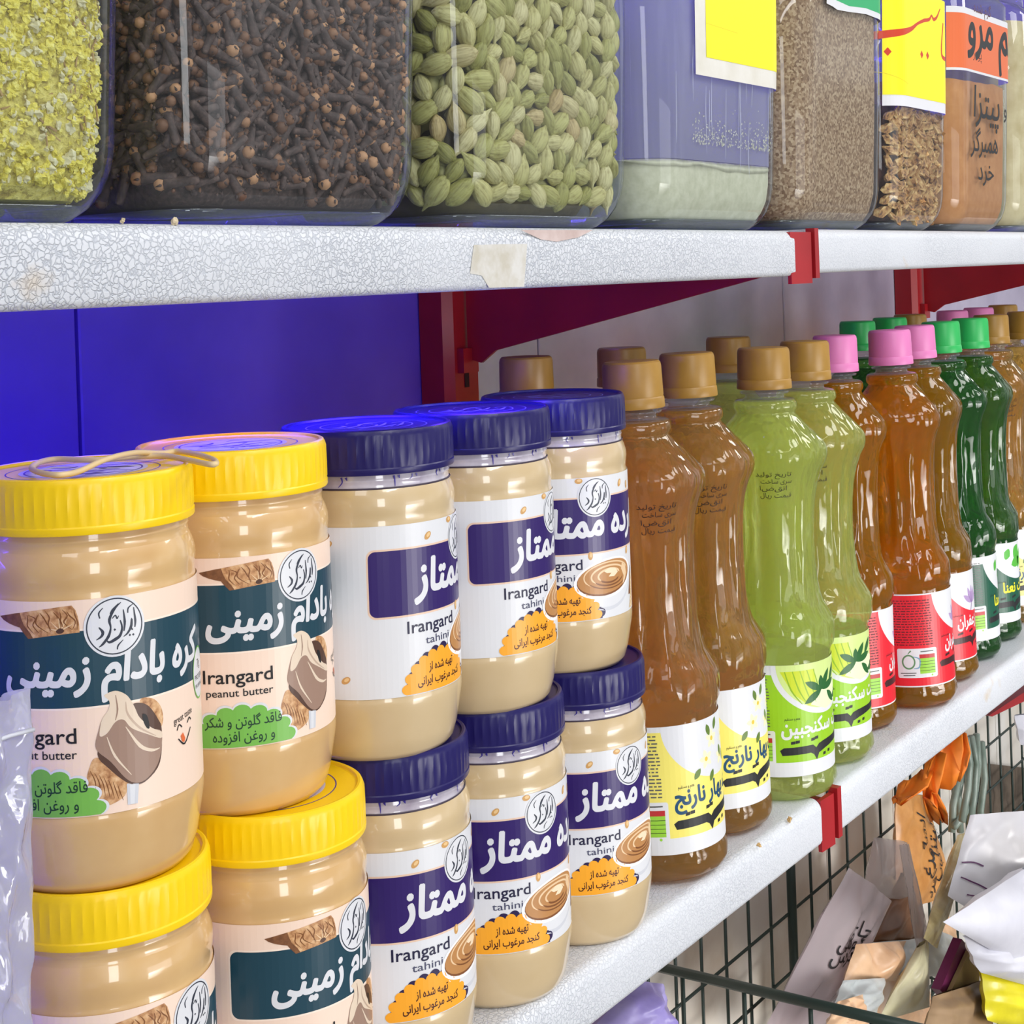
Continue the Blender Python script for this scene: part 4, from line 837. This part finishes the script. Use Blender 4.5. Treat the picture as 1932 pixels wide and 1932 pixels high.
def pod_geo(mb, M=Matrix.Identity(4), L=.0178, w=.0046, sg=27):
    V = []; Fs = []; nr = 13
    for i in range(nr):
        t = i / (nr - 1); r = w * (math.sin(math.pi * min(1, t ** .82)) ** .8 if 0 < t < 1 else .08) * (1 if t < .75 else 1 - .35 * (t - .75) / .25)
        for k in range(sg):
            a = 2 * math.pi * k / sg; rr_ = max(.0003, r) * (1 + .10 * math.cos(3 * a) + .075 * math.cos(9 * a)); V.append(M @ Vector(((t - .5) * L + (0.0018 if i == nr - 1 else 0), rr_ * math.cos(a), rr_ * math.sin(a) * .92)))
    for i in range(nr - 1):
        for k in range(sg): Fs.append((i * sg + k, i * sg + (k + 1) % sg, (i + 1) * sg + (k + 1) % sg, (i + 1) * sg + k))
    Fs += [tuple(range(sg - 1, -1, -1)), tuple((nr - 1) * sg + k for k in range(sg))]; mb.add(V, Fs)
mp_ = MB(); pod_geo(mp_); me_pod = mp_.mesh(); me_pod.materials.append(POD); me_pod.polygons.foreach_set('use_smooth', [True] * len(me_pod.polygons))
P3 = scatter(j3, 200, -.105, .088, .0175, .126, .0060, .005, 2, 90)
individuals(j3, me_pod, 'cardamom_pod', 'green ribbed cardamom pod in the cardamom jar', 'cardamom pod', 'cardamom pods in the cardamom jar', P3, .0072, R, .25, (.82, 1.12))
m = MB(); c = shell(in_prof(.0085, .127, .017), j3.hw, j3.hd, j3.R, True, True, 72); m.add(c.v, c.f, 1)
for q in range(300):
    s, z = R.uniform(-.105, .088), R.uniform(.021, .13); p, nn = place_on(j3, s, z, R.uniform(.0115, .0145)); pod_geo(m, Matrix.Translation(p) @ lay(nn, R, .4).to_4x4() @ Matrix.Scale(R.uniform(.8, 1.1), 4), sg=12)
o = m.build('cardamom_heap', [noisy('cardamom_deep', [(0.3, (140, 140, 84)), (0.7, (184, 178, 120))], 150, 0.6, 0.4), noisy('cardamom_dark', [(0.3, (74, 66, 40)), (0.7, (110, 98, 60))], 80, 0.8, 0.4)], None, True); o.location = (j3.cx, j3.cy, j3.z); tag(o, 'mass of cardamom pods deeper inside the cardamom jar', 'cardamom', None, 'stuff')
# --- jar with a low fill of pale powder
j4 = glass_jar(.8869, .168, 'half-empty glass jar of pale powder with a bright yellow label')
PALE = noisy('pale_powder', [(0.3, (188, 186, 160)), (0.6, (206, 204, 180)), (0.8, (216, 214, 194))], 160, 0.95, 0.35, 0.001, 6)
RT = np.random.RandomState(3)
def lumpy(amp, k, tilt=0.0):
    ph = RT.uniform(0, 6, 8)
    return lambda x, y: amp * (math.sin(x * k + ph[0]) + .6 * math.sin(y * k * 1.3 + ph[1]) + .4 * math.sin((x + y) * k * 2.3 + ph[2]) + .3 * math.sin(x * k * 4.1 + ph[3])) + tilt * y
fill(j4, 'pale_powder', .046, PALE, 'pale grey-green powder in the jar with the bright yellow label', 'powder', lumpy(.0012, 60, .14))
A = Art(); u0, v0 = on_front(j4, 1304, 141); u1, v1 = on_front(j4, 1323, 114); ur = (j4.hw - j4.R + .042) * 1000
A.rect(u0, v0, ur, 170, noisy('aged_label_paper', [(0.3, (214, 210, 198)), (0.7, (230, 228, 222))], 40, 0.5, 0), 0); A.rect(u1, v1 + 1.5, ur, 166, mat('yellow_label', (255, 240, 20), 0.4), 1)
A.stroke([(u1, v1 + 21), (u1 + 40, v1 + 19.5)], .3, mat('label_crease', (226, 206, 20), 0.5), 1.5, 1)
jar_print(j4, 'label', A)
A = Art(); R = random.Random(5)
for q in range(420):
    u, v = R.uniform(-40, 84), 46 + abs(R.gauss(0, 7)) ; A.ell(u, v + 3, R.uniform(.25, 1.0), R.uniform(.2, .7), PALE, 0, R.uniform(0, 180), 6)
for q in range(16):
    u = R.uniform(-60, 84); v = R.uniform(60, 120); A.stroke([(u, v), (u + R.uniform(-1, 1), v - R.uniform(8, 30)), (u + R.uniform(-1.5, 1.5), v - R.uniform(30, 44))], [.25, .6, .15], mat('dust_run', (196, 196, 210), .9), 0)
jar_print(j4, 'powder_dust', A, -.0012)
dl = shell([(.04, inset_at(.04) + .0028), (.10, TAPER + .0028), (.188, TAPER * 1.6 + .0028)], j4.hw, j4.hd, j4.R, False, False, 96).build('dust_film', film('dusty_lining', (220, 220, 226), 1.1, .5, .5, (206, 204, 216)), j4.root, True)
# --- jar of brown seed
j5 = glass_jar(1.0588, .160, 'glass jar full of brown cumin-like seed with a green label')
SEEDM = mat('brown_seed', (160, 130, 104), 0.9); N, L = nodes(SEEDM); vv = N.new('ShaderNodeTexVoronoi'); vv.inputs['Scale'].default_value = 620; L.new(coord(SEEDM), vv.inputs['Vector']); sv = N.new('ShaderNodeSeparateColor'); L.new(vv.outputs['Color'], sv.inputs[0])
setcol(SEEDM, ramp(SEEDM, sv.outputs[0], [(0.0, (118, 88, 64)), (0.5, (156, 126, 98)), (1.0, (190, 164, 134))])); bump(SEEDM, vv.outputs['Distance'], -.8, .0012)
fill(j5, 'brown_seed', .19, SEEDM, 'fine brown seed filling the jar with the green label', 'seed', kind='stuff', z0=.0072)
A = Art(); pts = [(1548, -60), (1548, 8), (1560, 14), (1568, 20), (1590, 24), (1622, 28)]; P_ = [on_front(j5, *p) for p in pts]; ur = (j5.hw - j5.R + .04) * 1000
A.poly(P_ + [(ur, P_[-1][1] - 1.5), (ur, P_[0][1])], WHITE, 0); g = [on_front(j5, *p) for p in [(1566, -60), (1566, 2), (1590, 13), (1622, 17)]]; A.poly(g + [(ur, g[-1][1] - 1.5), (ur, g[0][1])], mat('green_label', (30, 170, 104), 0.4), 1); jar_print(j5, 'label', A)
# --- jar of dried fruit pieces
j6 = glass_jar(1.1926, .127, 'slimmer glass jar of dried fruit pieces with a yellow label in red script')
CHIP = mat('dried_fruit', (200, 160, 104), 0.7); n = noise_node(CHIP, 260, 3); setcol(CHIP, ramp(CHIP, n.outputs['Fac'], [(0.34, (84, 52, 42)), (0.46, (176, 128, 78)), (0.62, (214, 176, 118)), (0.8, (232, 206, 160))])); bump(CHIP, n.outputs['Fac'], .4, .001)
me_chips = []
for k in range(4):
    rr = random.Random(60 + k); mb = MB(); V = []; n_ = 9
    for z in (-.0011, .0011):
        for q in range(n_): a = 2 * math.pi * q / n_; ra = .0052 * rr.uniform(.65, 1.15); x, y = ra * math.cos(a) * 1.25, ra * math.sin(a) * .7; V.append((x, y, z * rr.uniform(.8, 1.6) + 22 * x * x + 30 * x * y))
    mb.add(V, [tuple(range(n_ - 1, -1, -1)), tuple(range(n_, 2 * n_))] + [(q, (q + 1) % n_, n_ + (q + 1) % n_, n_ + q) for q in range(n_)]); me = mb.mesh(); me.materials.append(CHIP); me_chips.append(me)
R = random.Random(9); P6 = scatter(j6, 190, -.05, .075, .012, .088, .0042, .005, 4, 60)
for k in range(4): individuals(j6, me_chips[k], 'dried_fruit_piece', 'curled dried fruit piece in the slimmer jar with red script', 'dried fruit', 'dried fruit pieces in the slimmer jar', P6[k::4], .006, R, .7, (.8, 1.35))
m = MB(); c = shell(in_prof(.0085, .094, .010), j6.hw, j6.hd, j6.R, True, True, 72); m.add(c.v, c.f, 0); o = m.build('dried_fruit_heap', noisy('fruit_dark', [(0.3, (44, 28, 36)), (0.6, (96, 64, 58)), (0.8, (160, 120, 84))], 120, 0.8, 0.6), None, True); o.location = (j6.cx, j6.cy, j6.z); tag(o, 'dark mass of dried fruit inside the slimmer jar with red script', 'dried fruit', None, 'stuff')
A = Art(); ul = -(j6.hw) * 1000; ur = (j6.hw - j6.R + .044) * 1000; v0 = on_front(j6, 1655, 192)[1]; v1 = on_front(j6, 1655, 171)[1]
A.rect(ul, v0, ur, 180, mat('white_label', (226, 226, 232), 0.4), 0); A.rect(ul, v1, ur, 180, MATS['yellow_label'], 1); red = mat('red_script', (206, 56, 20), 0.4)
J6 = lambda x, y: on_front(j6, x, y)
A.stroke([J6(*p) for p in [(1650, 56), (1668, 62), (1690, 62), (1708, 56), (1720, 46), (1732, 40)]], [5.4, 6.0, 5.2, 3.6, 2.2, 2.8], red, 2); A.stroke([J6(*p) for p in [(1732, 40), (1742, 38), (1746, 31), (1750, 38), (1756, 34), (1762, 18)]], [2.8, 2.6, 1.8, 2.8, 2.4, 1.0], red, 2)
for x, y in ((1681, 96), (1729, 104), (1740, 106)): A.dot(*J6(x, y), 3.2, red, 2)
A.stroke([J6(*p) for p in [(1768, 45), (1766, 90), (1768, 108), (1776, 112), (1780, 100)]], [1.8, 2.6, 3.2, 3.4, 1.8], red, 2); A.stroke([J6(*p) for p in [(1655, 120), (1680, 136), (1705, 160)]], .4, MATS['label_crease'], 2, 1)
jar_print(j6, 'label', A)
# --- jar of orange powder
j7 = glass_jar(1.3512, .15, 'glass jar of orange spice powder with black handwriting on the glass')
fill(j7, 'orange_powder', .125, noisy('orange_powder', [(0.3, (184, 122, 72)), (0.7, (204, 144, 92))], 90, 0.95, 0.3, 0.0008, 6), 'orange spice powder in the jar with black handwriting', 'powder', lumpy(.001, 50))
A = Art(); J7 = lambda x, y: on_front(j7, x, y); ul = -j7.hw * 1000; ur = (j7.hw - j7.R + .034) * 1000; vb = J7(1780, 125)[1]; vt = J7(1780, 4)[1]
A.rect(ul, vb, ur, vt, WHITE, 0); A.rect(ul, vb + 2, ur, vt - 5, ORANGEP, 1)
A.text('تخم مرو', J7(1872, 100)[0], J7(1850, 92)[1], 50, INK, 2, width=150, offset=0.026, shear=.1); th = mat('thin_pen', (90, 50, 40), 0.5)
A.text('پودر', J7(1834, 100)[0], J7(1836, 112)[1], 11, th, 2, width=22); A.text('گرم شده', J7(1842, 20)[0], J7(1840, 28)[1], 12, th, 2, width=44)
jar_print(j7, 'label', A)
A = Art(); A.text('پیتزا', J7(1854, 220)[0], J7(1862, 226)[1], 36, INK, 0, width=66, offset=.012, shear=.15); A.text('همبرگر', J7(1853, 285)[0], J7(1858, 288)[1], 24, INK, 0, width=68, offset=.012, shear=.15); A.text('خرد', J7(1858, 340)[0], J7(1858, 340)[1], 22, INK, 0, width=40, offset=.012)
A.text('و', J7(1889, 220)[0], J7(1889, 222)[1], 20, INK, 0, offset=.01)
jar_print(j7, 'handwriting', A)
# --- jar of beige powder at the end of the row
j8 = glass_jar(1.525, .16, 'glass jar of beige powder past the orange powder jar')
fill(j8, 'beige_powder', .19, noisy('beige_powder', [(0.3, (196, 176, 132)), (0.7, (222, 206, 166))], 70, 0.95, 0.3, 0.001, 6), 'beige powder filling the last jar of the row', 'powder')
# crumbs on the upper shelf edge
for x, y, nm in ((232, 412, 'pale crumb lying on the upper shelf edge below the clove jar'), (330, 418, 'small tan crumb on the upper shelf edge beside the pale crumb')):
    p = at(x, y, .409); m = MB(); blob(m, Vector((p.x, p.y, ZU + .0009)), .0011, 0, random.Random(x)); tag(m.build('crumb', mat('crumb', (206, 190, 160), 0.9)), nm, 'crumb')
# ------------------------------------------------------------------ wire rack, basket and packets under the lower shelf
WIRE = mat('dark_green_wire', (34, 52, 46), 0.4)
YG = .692
m = MB()
xs = [1.0 + .0485 * k for k in range(30)]
for x in xs: m.tube([(x, YG, -1.1), (x, YG, -.40)], .0016, 6)
for k in range(11): z = -.42 - .0605 * k; m.tube([(.96, YG - .003, z), (2.45, YG - .003, z)], .0016, 6)
o = m.build('wire_grid_panel', WIRE, None, True); tag(o, 'dark green wire grid panel hanging on the pale wall below the lower shelf', 'wire grid')
f = MB(); f.tube([(1.425, YG - .006, -1.1), (1.425, YG - .006, -.37)], .0048, 10); f.build('stiffener_post', WIRE, o, True)
# basket
p0, p1 = at(1262, 1829, .648), at(1700, 1933, .44); d = (p1 - p0)
root = empty('wire_basket', (1.1, .55, -.86)); tag(root, 'dark green wire basket holding the packets, its side rail crossing the bottom of the photo', 'basket')
inv = Vector((1.1, .55, -.86)); xb = p0.x; a, b = p0 - d * .1, p0 + d * 1.35
def bas(name, build, r=None):
    mm = MB(); build(mm); mm.v = [tuple(Vector(q) - inv) for q in mm.v]; return mm.build(name, WIRE, root, True)
bas('top_rail', lambda mm: mm.tube([a, b], .0042, 10))
def side(mm):
    for x, y in ((1290, 1850), (1414, 1880), (1540, 1905), (1650, 1925)):
        t = (x - 1262) / (1700 - 1262); q = p0 + d * t; mm.tube([q, (q.x, q.y, -.86)], .0019, 6)
    for z in (-.66, -.76): mm.tube([(a.x, a.y, z), (b.x, b.y, z)], .0017, 6)
bas('side_wires', side)
def floor_(mm):
    for k in range(12): y = .40 + .024 * k; mm.tube([(xb, y, -.86), (2.2, y, -.86)], .0016, 6)
    for k in range(20): x = xb + .055 * k; mm.tube([(x, .38, -.86), (x, .69, -.86)], .0016, 6)
bas('bottom_grid', floor_)
def pouch(name, corners, thick, mats, label, cat, seed, rough=.004, n=26, freq=9, group=None, z_at=None):
    """soft packet between four corners (top left, top right, bottom right, bottom left): two skins puffed apart and crumpled"""
    P = [Vector(c) for c in corners]; nrm = (P[1] - P[0]).cross(P[3] - P[0]).normalized()
    if nrm.dot(P[0]) > 0: nrm = -nrm
    R = np.random.RandomState(seed); K = R.uniform(-1, 1, (7, 4)); ph = R.uniform(0, 6, 7)
    def crum(a, b): return sum((abs(math.sin(K[i, 0] * freq * a + K[i, 1] * freq * b + ph[i] + .8 * math.sin(5 * a + ph[i - 1]))) - .6) * K[i, 2] * 1.6 for i in range(7)) / 2.2
    def front(a, b, side=1):
        q = (P[0] * (1 - a) + P[1] * a) * (1 - b) + (P[3] * (1 - a) + P[2] * a) * b
        e = (max(0, math.sin(math.pi * a)) ** .55) * (max(0, math.sin(math.pi * min(1, b * .85 + .15))) ** .7)
        return q + nrm * (side * thick * e * .5 * (.6 + .6 * b) + rough * crum(a, b) * (.25 + e))
    V = []; Fs = []; w = n + 1
    for s in (1, -1):
        for j in range(w):
            for i in range(w): V.append(front(i / n, j / n, s))
    for s in (0, 1):
        o_ = s * w * w
        for j in range(n):
            for i in range(n): q = (o_ + j * w + i, o_ + j * w + i + 1, o_ + (j + 1) * w + i + 1, o_ + (j + 1) * w + i); Fs.append(q if s == 0 else q[::-1])
    m = MB(); m.add(V, Fs); o = m.build(name, mats, None, True); tag(o, label, cat, group)
    o['_f'] = 0; del o['_f']
    return o, front, nrm
def scrawl(front, nrm, name, lines, parent, ink=INK):
    """pen lines in the packet's own (0..1, 0..1) space"""
    A = Art()
    for pts, w in lines: A.stroke([(x * 100, y * 100) for x, y in pts], w, ink, 0)
    return link_art(name, A, lambda u, v: (front(u / 100, v / 100) + nrm * .0012, nrm), parent, 4)
def words(front, nrm, name, items, parent, ink=INK):
    A = Art()
    for s, x, y, h, wd, rot in items: A.text(s, x * 100, -y * 100, h, ink, 0, width=wd, offset=.006, rot=rot)
    return link_art(name, A, lambda u, v: (front(u / 100, -v / 100) + nrm * .0012, nrm), parent, 4)
HAZY = film('cloudy_plastic', (234, 230, 232), 1.45, .12, .45, (238, 230, 228)); CLR = film('clear_bag', (240, 240, 244), 1.5, .06, .2, (226, 228, 236), 60)
MILK = noisy('milky_plastic', [(0.3, (196, 196, 208)), (0.7, (216, 216, 226))], 18, .35, .1, .002)
o, f, nn = pouch('powder_packet', [at(1690, 1498, .655), at(1745, 1500, .655), at(1800, 1690, .648), at(1690, 1720, .648)], .03, noisy('ochre_powder', [(0.3, (196, 132, 64)), (0.7, (226, 164, 96))], 40, .35, .3, .002), 'orange-brown powder packet covered in black handwriting, below the orange cloth', 'packet', 1)
words(f, nn, 'handwriting', [('ادویه', .5, .35, 15, 34, 62), ('پیتزا', .72, .42, 15, 34, 62), ('مرغ', .52, .62, 15, 28, 62), ('کباب', .75, .68, 15, 30, 62), ('خرد', .6, .86, 14, 22, 62)], o)
pouch('clear_packet', [at(1648, 1580, .63), at(1712, 1590, .62), at(1728, 1700, .61), at(1628, 1690, .62)], .028, [HAZY], 'cloudy plastic packet with a yellowish fold, left of the ochre powder packet', 'packet', 2)
pouch('clear_packet', [at(1640, 1640, .645), at(1690, 1660, .645), at(1715, 1740, .64), at(1640, 1720, .645)], .02, noisy('pale_ochre', [(0.3, (176, 150, 104)), (0.7, (206, 184, 146))], 30, .4, .2), 'pale ochre packet tucked behind the cloudy fold', 'packet', 12)
pouch('brown_packet', [at(1702, 1652, .618), at(1712, 1646, .618), at(1748, 1778, .615), at(1640, 1785, .618)], .02, noisy('brown_spice', [(0.3, (104, 68, 44)), (0.7, (138, 94, 62))], 20, .3, .2), 'dark brown powder packet with a pointed top, in the middle of the basket', 'packet', 3)
pouch('clear_packet', [at(1698, 1595, .585), at(1716, 1592, .585), at(1752, 1770, .58), at(1730, 1790, .58)], .008, [HAZY], 'narrow cloudy plastic fold lying over the dark brown packet', 'packet', 13)
o, f, nn = pouch('herb_packet', [at(1600, 1637, .592), at(1683, 1702, .592), at(1545, 1960, .584), at(1436, 1955, .592)], .026, [film('grey_plastic', (206, 196, 202), 1.45, .15, .6, (226, 214, 218))], 'grey cloudy packet of reddish herbs with black handwriting, leaning on the wire grid', 'packet', 4)
pouch('red_herbs', [at(1530, 1830, .594), at(1570, 1850, .594), at(1530, 1950, .588), at(1455, 1950, .594)], .012, noisy('red_herb', [(0.3, (92, 44, 52)), (0.6, (140, 84, 84)), (0.8, (176, 130, 120))], 60, .8, .5), 'dull red dried herbs in the lower end of the grey packet', 'herbs', 5)
words(f, nn, 'handwriting', [('چای', .55, .34, 15, 40, 8), ('کوهی', .5, .43, 15, 44, 8), ('ترش', .46, .52, 15, 40, 8)], o)
FOIL = noisy('peach_wrap', [(0.3, (196, 150, 112)), (0.55, (222, 184, 148)), (0.8, (226, 216, 208))], 16, .32, .5, .004); SILV = noisy('silver_wrap', [(0.3, (168, 174, 176)), (0.7, (206, 208, 206))], 14, .25, .5, .004)
def pk(nm, c, Y, th, mt, lb, sd, rough=.005): return pouch(nm, [at(x, y, Y + dy) for x, y, dy in c], th, mt, lb, 'packet', sd, rough)
pk('wrapped_packet', [(1612, 1782, .0), (1712, 1775, .0), (1690, 1850, -.01), (1590, 1862, -.01)], .572, .03, FOIL, 'peach wrapped packet below the dark brown packet', 6, .008)
pk('wrapped_packet', [(1590, 1850, .0), (1668, 1846, .0), (1650, 1925, -.01), (1560, 1930, -.01)], .553, .026, SILV, 'silver wrapped packet beneath the peach packet', 7, .008)
pk('wrapped_packet', [(1580, 1890, .0), (1628, 1876, .0), (1640, 1960, -.01), (1545, 1965, -.01)], .535, .02, FOIL, 'small peach wrapped packet at the bottom edge of the photo', 8, .006)
pk('wrapped_packet', [(1636, 1778, .0), (1740, 1768, .0), (1735, 1860, .0), (1625, 1880, .0)], .615, .03, SILV, 'silver lined packet behind the peach packet and glassine packet', 25, .008)
pk('wrapped_packet', [(1650, 1840, .0), (1745, 1830, .0), (1770, 1960, .0), (1640, 1965, .0)], .605, .03, FOIL, 'larger peach packet lying deep in the basket behind the glassine packet', 26, .008)
pk('wrapped_packet', [(1490, 1905, .0), (1560, 1890, .0), (1580, 1965, .0), (1470, 1970, .0)], .625, .02, FOIL, 'peach packet low in the basket beside the grey herb packet', 27, .006)
pk('paper_packet', [(1730, 1788, .0), (1748, 1772, .0), (1754, 1900, -.01), (1654, 1930, -.01)], .55, .02, noisy('glassine', [(0.3, (186, 180, 140)), (0.7, (212, 206, 172))], 20, .25, .2), 'pale yellowish glassine packet with a pointed top, in front of the peach packet', 9, .003)
pk('wrapped_packet', [(1755, 1745, .0), (1802, 1775, .0), (1795, 1850, .0), (1748, 1840, .0)], .57, .025, SILV, 'crumpled silver packet behind the magenta box', 10, .008)
pk('wrapped_packet', [(1758, 1700, .0), (1800, 1745, .0), (1802, 1790, .0), (1765, 1765, .0)], .602, .02, FOIL, 'small peach packet between the gold pouch and white bag', 14, .004)
pk('gold_pouch', [(1806, 1576, .02), (1830, 1570, .02), (1768, 1790, .0), (1742, 1770, .0)], .535, .018, noisy('pale_gold_film', [(0.3, (150, 132, 92)), (0.55, (206, 190, 140)), (0.8, (236, 228, 190))], 30, .18, .5, .003), 'shiny pale gold pouch standing beside the white bag', 11, .003)
o, f, nn = pouch('plastic_pouch', [at(1830, 1538, .52), at(1975, 1530, .47), at(1960, 1800, .47), at(1788, 1690, .52)], .03, noisy('white_label_pouch', [(0.25, (182, 178, 176)), (0.7, (208, 208, 218))], 8, .3, .1), 'white plastic pouch with purple and black pen marks', 'pouch', 15, .003)
scrawl(f, nn, 'pen_marks', [([(.02, .6), (.12, .57), (.22, .58)], 1.6), ([(.72, .28), (.8, .33), (.74, .4)], 1.4), ([(.7, .44), (.85, .46)], 1.4), ([(.05, .76), (.3, .78)], 1.3), ([(.15, .9), (.3, .86)], 1.2)], o, mat('purple_pen', (84, 40, 84), .5))
o2 = pouch('white_bag', [at(1930, 1640, .46), at(1990, 1640, .46), at(1975, 1855, .45), at(1780, 1740, .47)], .05, MILK, 'white plastic bag folded over the white pouch at the edge', 'bag', 16, .006)
wb = o2[0]; o, f, nn = pouch('lower_fold', [at(1815, 1765, .475), at(1990, 1760, .455), at(1975, 1870, .45), at(1850, 1835, .47)], .04, MILK, 'x', 'bag', 17, .006)
o.parent = wb; del o['label'], o['category']
pouch('yellow_bag', [at(1848, 1815, .49), at(1990, 1830, .47), at(1980, 1965, .46), at(1862, 1925, .48)], .05, noisy('yellow_film', [(0.3, (206, 194, 20)), (0.6, (230, 218, 40)), (0.8, (236, 228, 110))], 24, .3, .4, .003), 'bright yellow plastic bag in the corner under the white bags', 'bag', 18, .006)
# magenta box, khaki card
def slab(name, px, Y, dep, m_, label, cat):
    m = MB(); P = [at(x, y, Y) for x, y in px]; Qp = [p + Vector((.0, dep, 0)) for p in P]; n = len(P)
    m.add(P + Qp, [tuple(range(n)), tuple(range(2 * n - 1, n - 1, -1))] + [(i, n + i, n + (i + 1) % n, (i + 1) % n) for i in range(n)]); return tag(m.build(name, m_), label, cat)
slab('flat_box', [(1815, 1772), (1830, 1790), (1786, 1884), (1774, 1868)], .52, .009, mat('magenta_card', (112, 30, 82), .45), 'narrow magenta box edge leaning in the basket beside the khaki card', 'box')
slab('khaki_card', [(1831, 1792), (1848, 1812), (1848, 1862), (1800, 1895), (1788, 1884)], .515, .004, mat('khaki_card', (168, 146, 100), .6), 'khaki card leaning against the magenta box', 'card')
pk('brown_sack', [(1760, 1880, .0), (1850, 1850, .0), (1880, 1960, -.01), (1740, 1960, -.01)], .51, .03, noisy('tan_sack', [(0.3, (134, 106, 76)), (0.7, (168, 140, 108))], 16, .5, .2), 'tan packet lying under the khaki card', 19, .004)
# orange cloth, green strips
ORC = noisy('orange_felt', [(0.3, (246, 124, 28)), (0.7, (255, 150, 44))], 26, .6, .15)
root = empty('orange_cloth', at(1770, 1410, .56)); tag(root, 'folded orange plastic cloth hanging under the lower shelf', 'cloth')
def ribbon(px, Y, wd, name):
    P = [at(x, y, Y + k * .002) for k, (x, y) in enumerate(px)]; m = MB(); V = []; Fs = []
    sidev = (rgt * .85 + Vector((0, 0, .25))).normalized()
    for k, p in enumerate(P):
        w_ = wd[k] if isinstance(wd, list) else wd
        for q in range(5):
            a = q / 4 - .5; V.append(p + sidev * (a * w_) + fwd * (.010 * math.sin(a * 7 + k)) - root.location)
    for k in range(len(P) - 1):
        for q in range(4): Fs.append((5 * k + q, 5 * k + q + 1, 5 * k + q + 6, 5 * k + q + 5))
    m.add(V, Fs); o = m.build(name, ORC, root, True); s = o.modifiers.new('thickness', 'SOLIDIFY'); s.thickness = .002; return o
ribbon([(1788, 1385), (1782, 1420), (1778, 1460), (1776, 1488)], .56, [.03, .036, .034, .03], 'strip'); ribbon([(1812, 1385), (1812, 1420), (1806, 1450), (1800, 1472)], .565, [.012, .018, .018, .016], 'strip')
ribbon([(1765, 1425), (1755, 1460), (1752, 1500), (1760, 1530), (1768, 1552)], .555, [.02, .018, .014, .012, .008], 'strip'); ribbon([(1728, 1462), (1716, 1485), (1704, 1500), (1690, 1512)], .57, [.034, .032, .018, .008], 'strip'); ribbon([(1756, 1500), (1768, 1520), (1776, 1535), (1780, 1548)], .553, [.014, .012, .01, .006], 'strip')
GS = noisy('grey_green_plastic', [(0.3, (96, 116, 104)), (0.7, (150, 164, 154))], 20, .35, .1)
root = empty('plastic_strip_bundle', at(1835, 1450, .6)); tag(root, 'bundle of grey-green plastic strips behind the orange cloth', 'strips')
for k, px in enumerate([[(1822, 1392), (1830, 1440), (1826, 1490), (1815, 1550)], [(1832, 1390), (1842, 1440), (1838, 1500), (1830, 1560)], [(1842, 1385), (1846, 1440), (1840, 1490), (1822, 1530), (1800, 1560)], [(1818, 1420), (1806, 1480), (1798, 1520), (1796, 1570)], [(1852, 1400), (1858, 1470), (1850, 1530), (1856, 1580)], [(1828, 1400), (1816, 1450), (1808, 1500), (1812, 1570)]]):
    m = MB(); m.tube([at(x, y, .6 + .006 * k) - root.location for x, y in px], .0042, 6); o = m.build('strip', GS, root, True)
# lavender bag under the shelf
pouch('lavender_bag', [at(1195, 1850, .47), at(1232, 1858, .47), at(1250, 2010, .46), at(1060, 2010, .46)], .05, noisy('lavender_film', [(0.3, (128, 112, 190)), (0.6, (176, 166, 216)), (0.8, (216, 212, 234))], 22, .25, .3, .003), 'lavender plastic bag just under the lip of the lower shelf', 'bag', 20, .006)
# dark goods seen through the grid at far right
o, f, nn = pouch('dark_sack', [at(1856, 1440, .708), at(1990, 1455, .708), at(1990, 1540, .708), at(1850, 1545, .708)], .012, noisy('dark_brown_cloth', [(0.3, (70, 60, 50)), (0.7, (128, 112, 96))], 16, .7, .2), 'dark brown sack behind the white pouch at the photo edge', 'sack', 21, .004)
pouch('white_bag', [at(1915, 1350, .60), at(1985, 1340, .60), at(1985, 1420, .59), at(1925, 1405, .60)], .03, MILK, 'small white bag hanging under the far red bracket', 'bag', 22, .004)
# clear bag at the left end of the stacked jars
FOILB = film('clear_foil_bag', (232, 232, 238), 2.4, .09, .66, (226, 226, 232), 45)
zt = at(72, 1296, .398).z; pL, pR = Vector((.13, .390, 0)), Vector((.2965, .3985, 0))
o, f, nn = pouch('clear_bag', [Vector((.19, .392, zt + .004)), Vector((.2965, .3985, zt)), Vector((.2935, .404, ZL + .002)), Vector((.16, .400, ZL + .002))], .022, [FOILB], 'crinkled clear plastic bag standing at the left end of the stacked jars', 'bag', 23, .0075, 90, 34)
m = MB(); w = .012
a, b = f(.02, .045), f(.98, .045); 
m.tube([f(.02 + .96 * k / 12, .055) + nn * .0006 for k in range(13)], .0007, 5); m.build('seal_seam', mat('bag_seam', (206, 208, 220), .3), o, True)
pouch('cream_packet', [Vector((.20, .425, -.235)), Vector((.276, .430, -.232)), Vector((.278, .432, ZL + .002)), Vector((.18, .428, ZL + .002))], .012, noisy('cream_film', [(0.3, (206, 176, 124)), (0.7, (226, 206, 160))], 18, .3, .2), 'cream coloured packet behind the clear bag', 'packet', 24)
# crumbs on the lower shelf
for x, y, lb in ((1432, 1596, 'tan crumb on the lower shelf in front of the amber bottles'), (1490, 1548, 'tan flake on the lower shelf beside the red tab')):
    p = atz(x, y, ZL); m = MB(); blob(m, Vector((p.x, p.y, ZL + .0006)), .0014, 0, random.Random(x)); tag(m.build('crumb', mat('crumb_tan', (206, 172, 120), .9)), lb, 'crumb')
slab('red_tray', [(1866, 1350), (1990, 1268), (1990, 1296), (1872, 1352)], .50, .1, RED, 'dark red tray edge just under the lower shelf at the photo edge', 'tray')
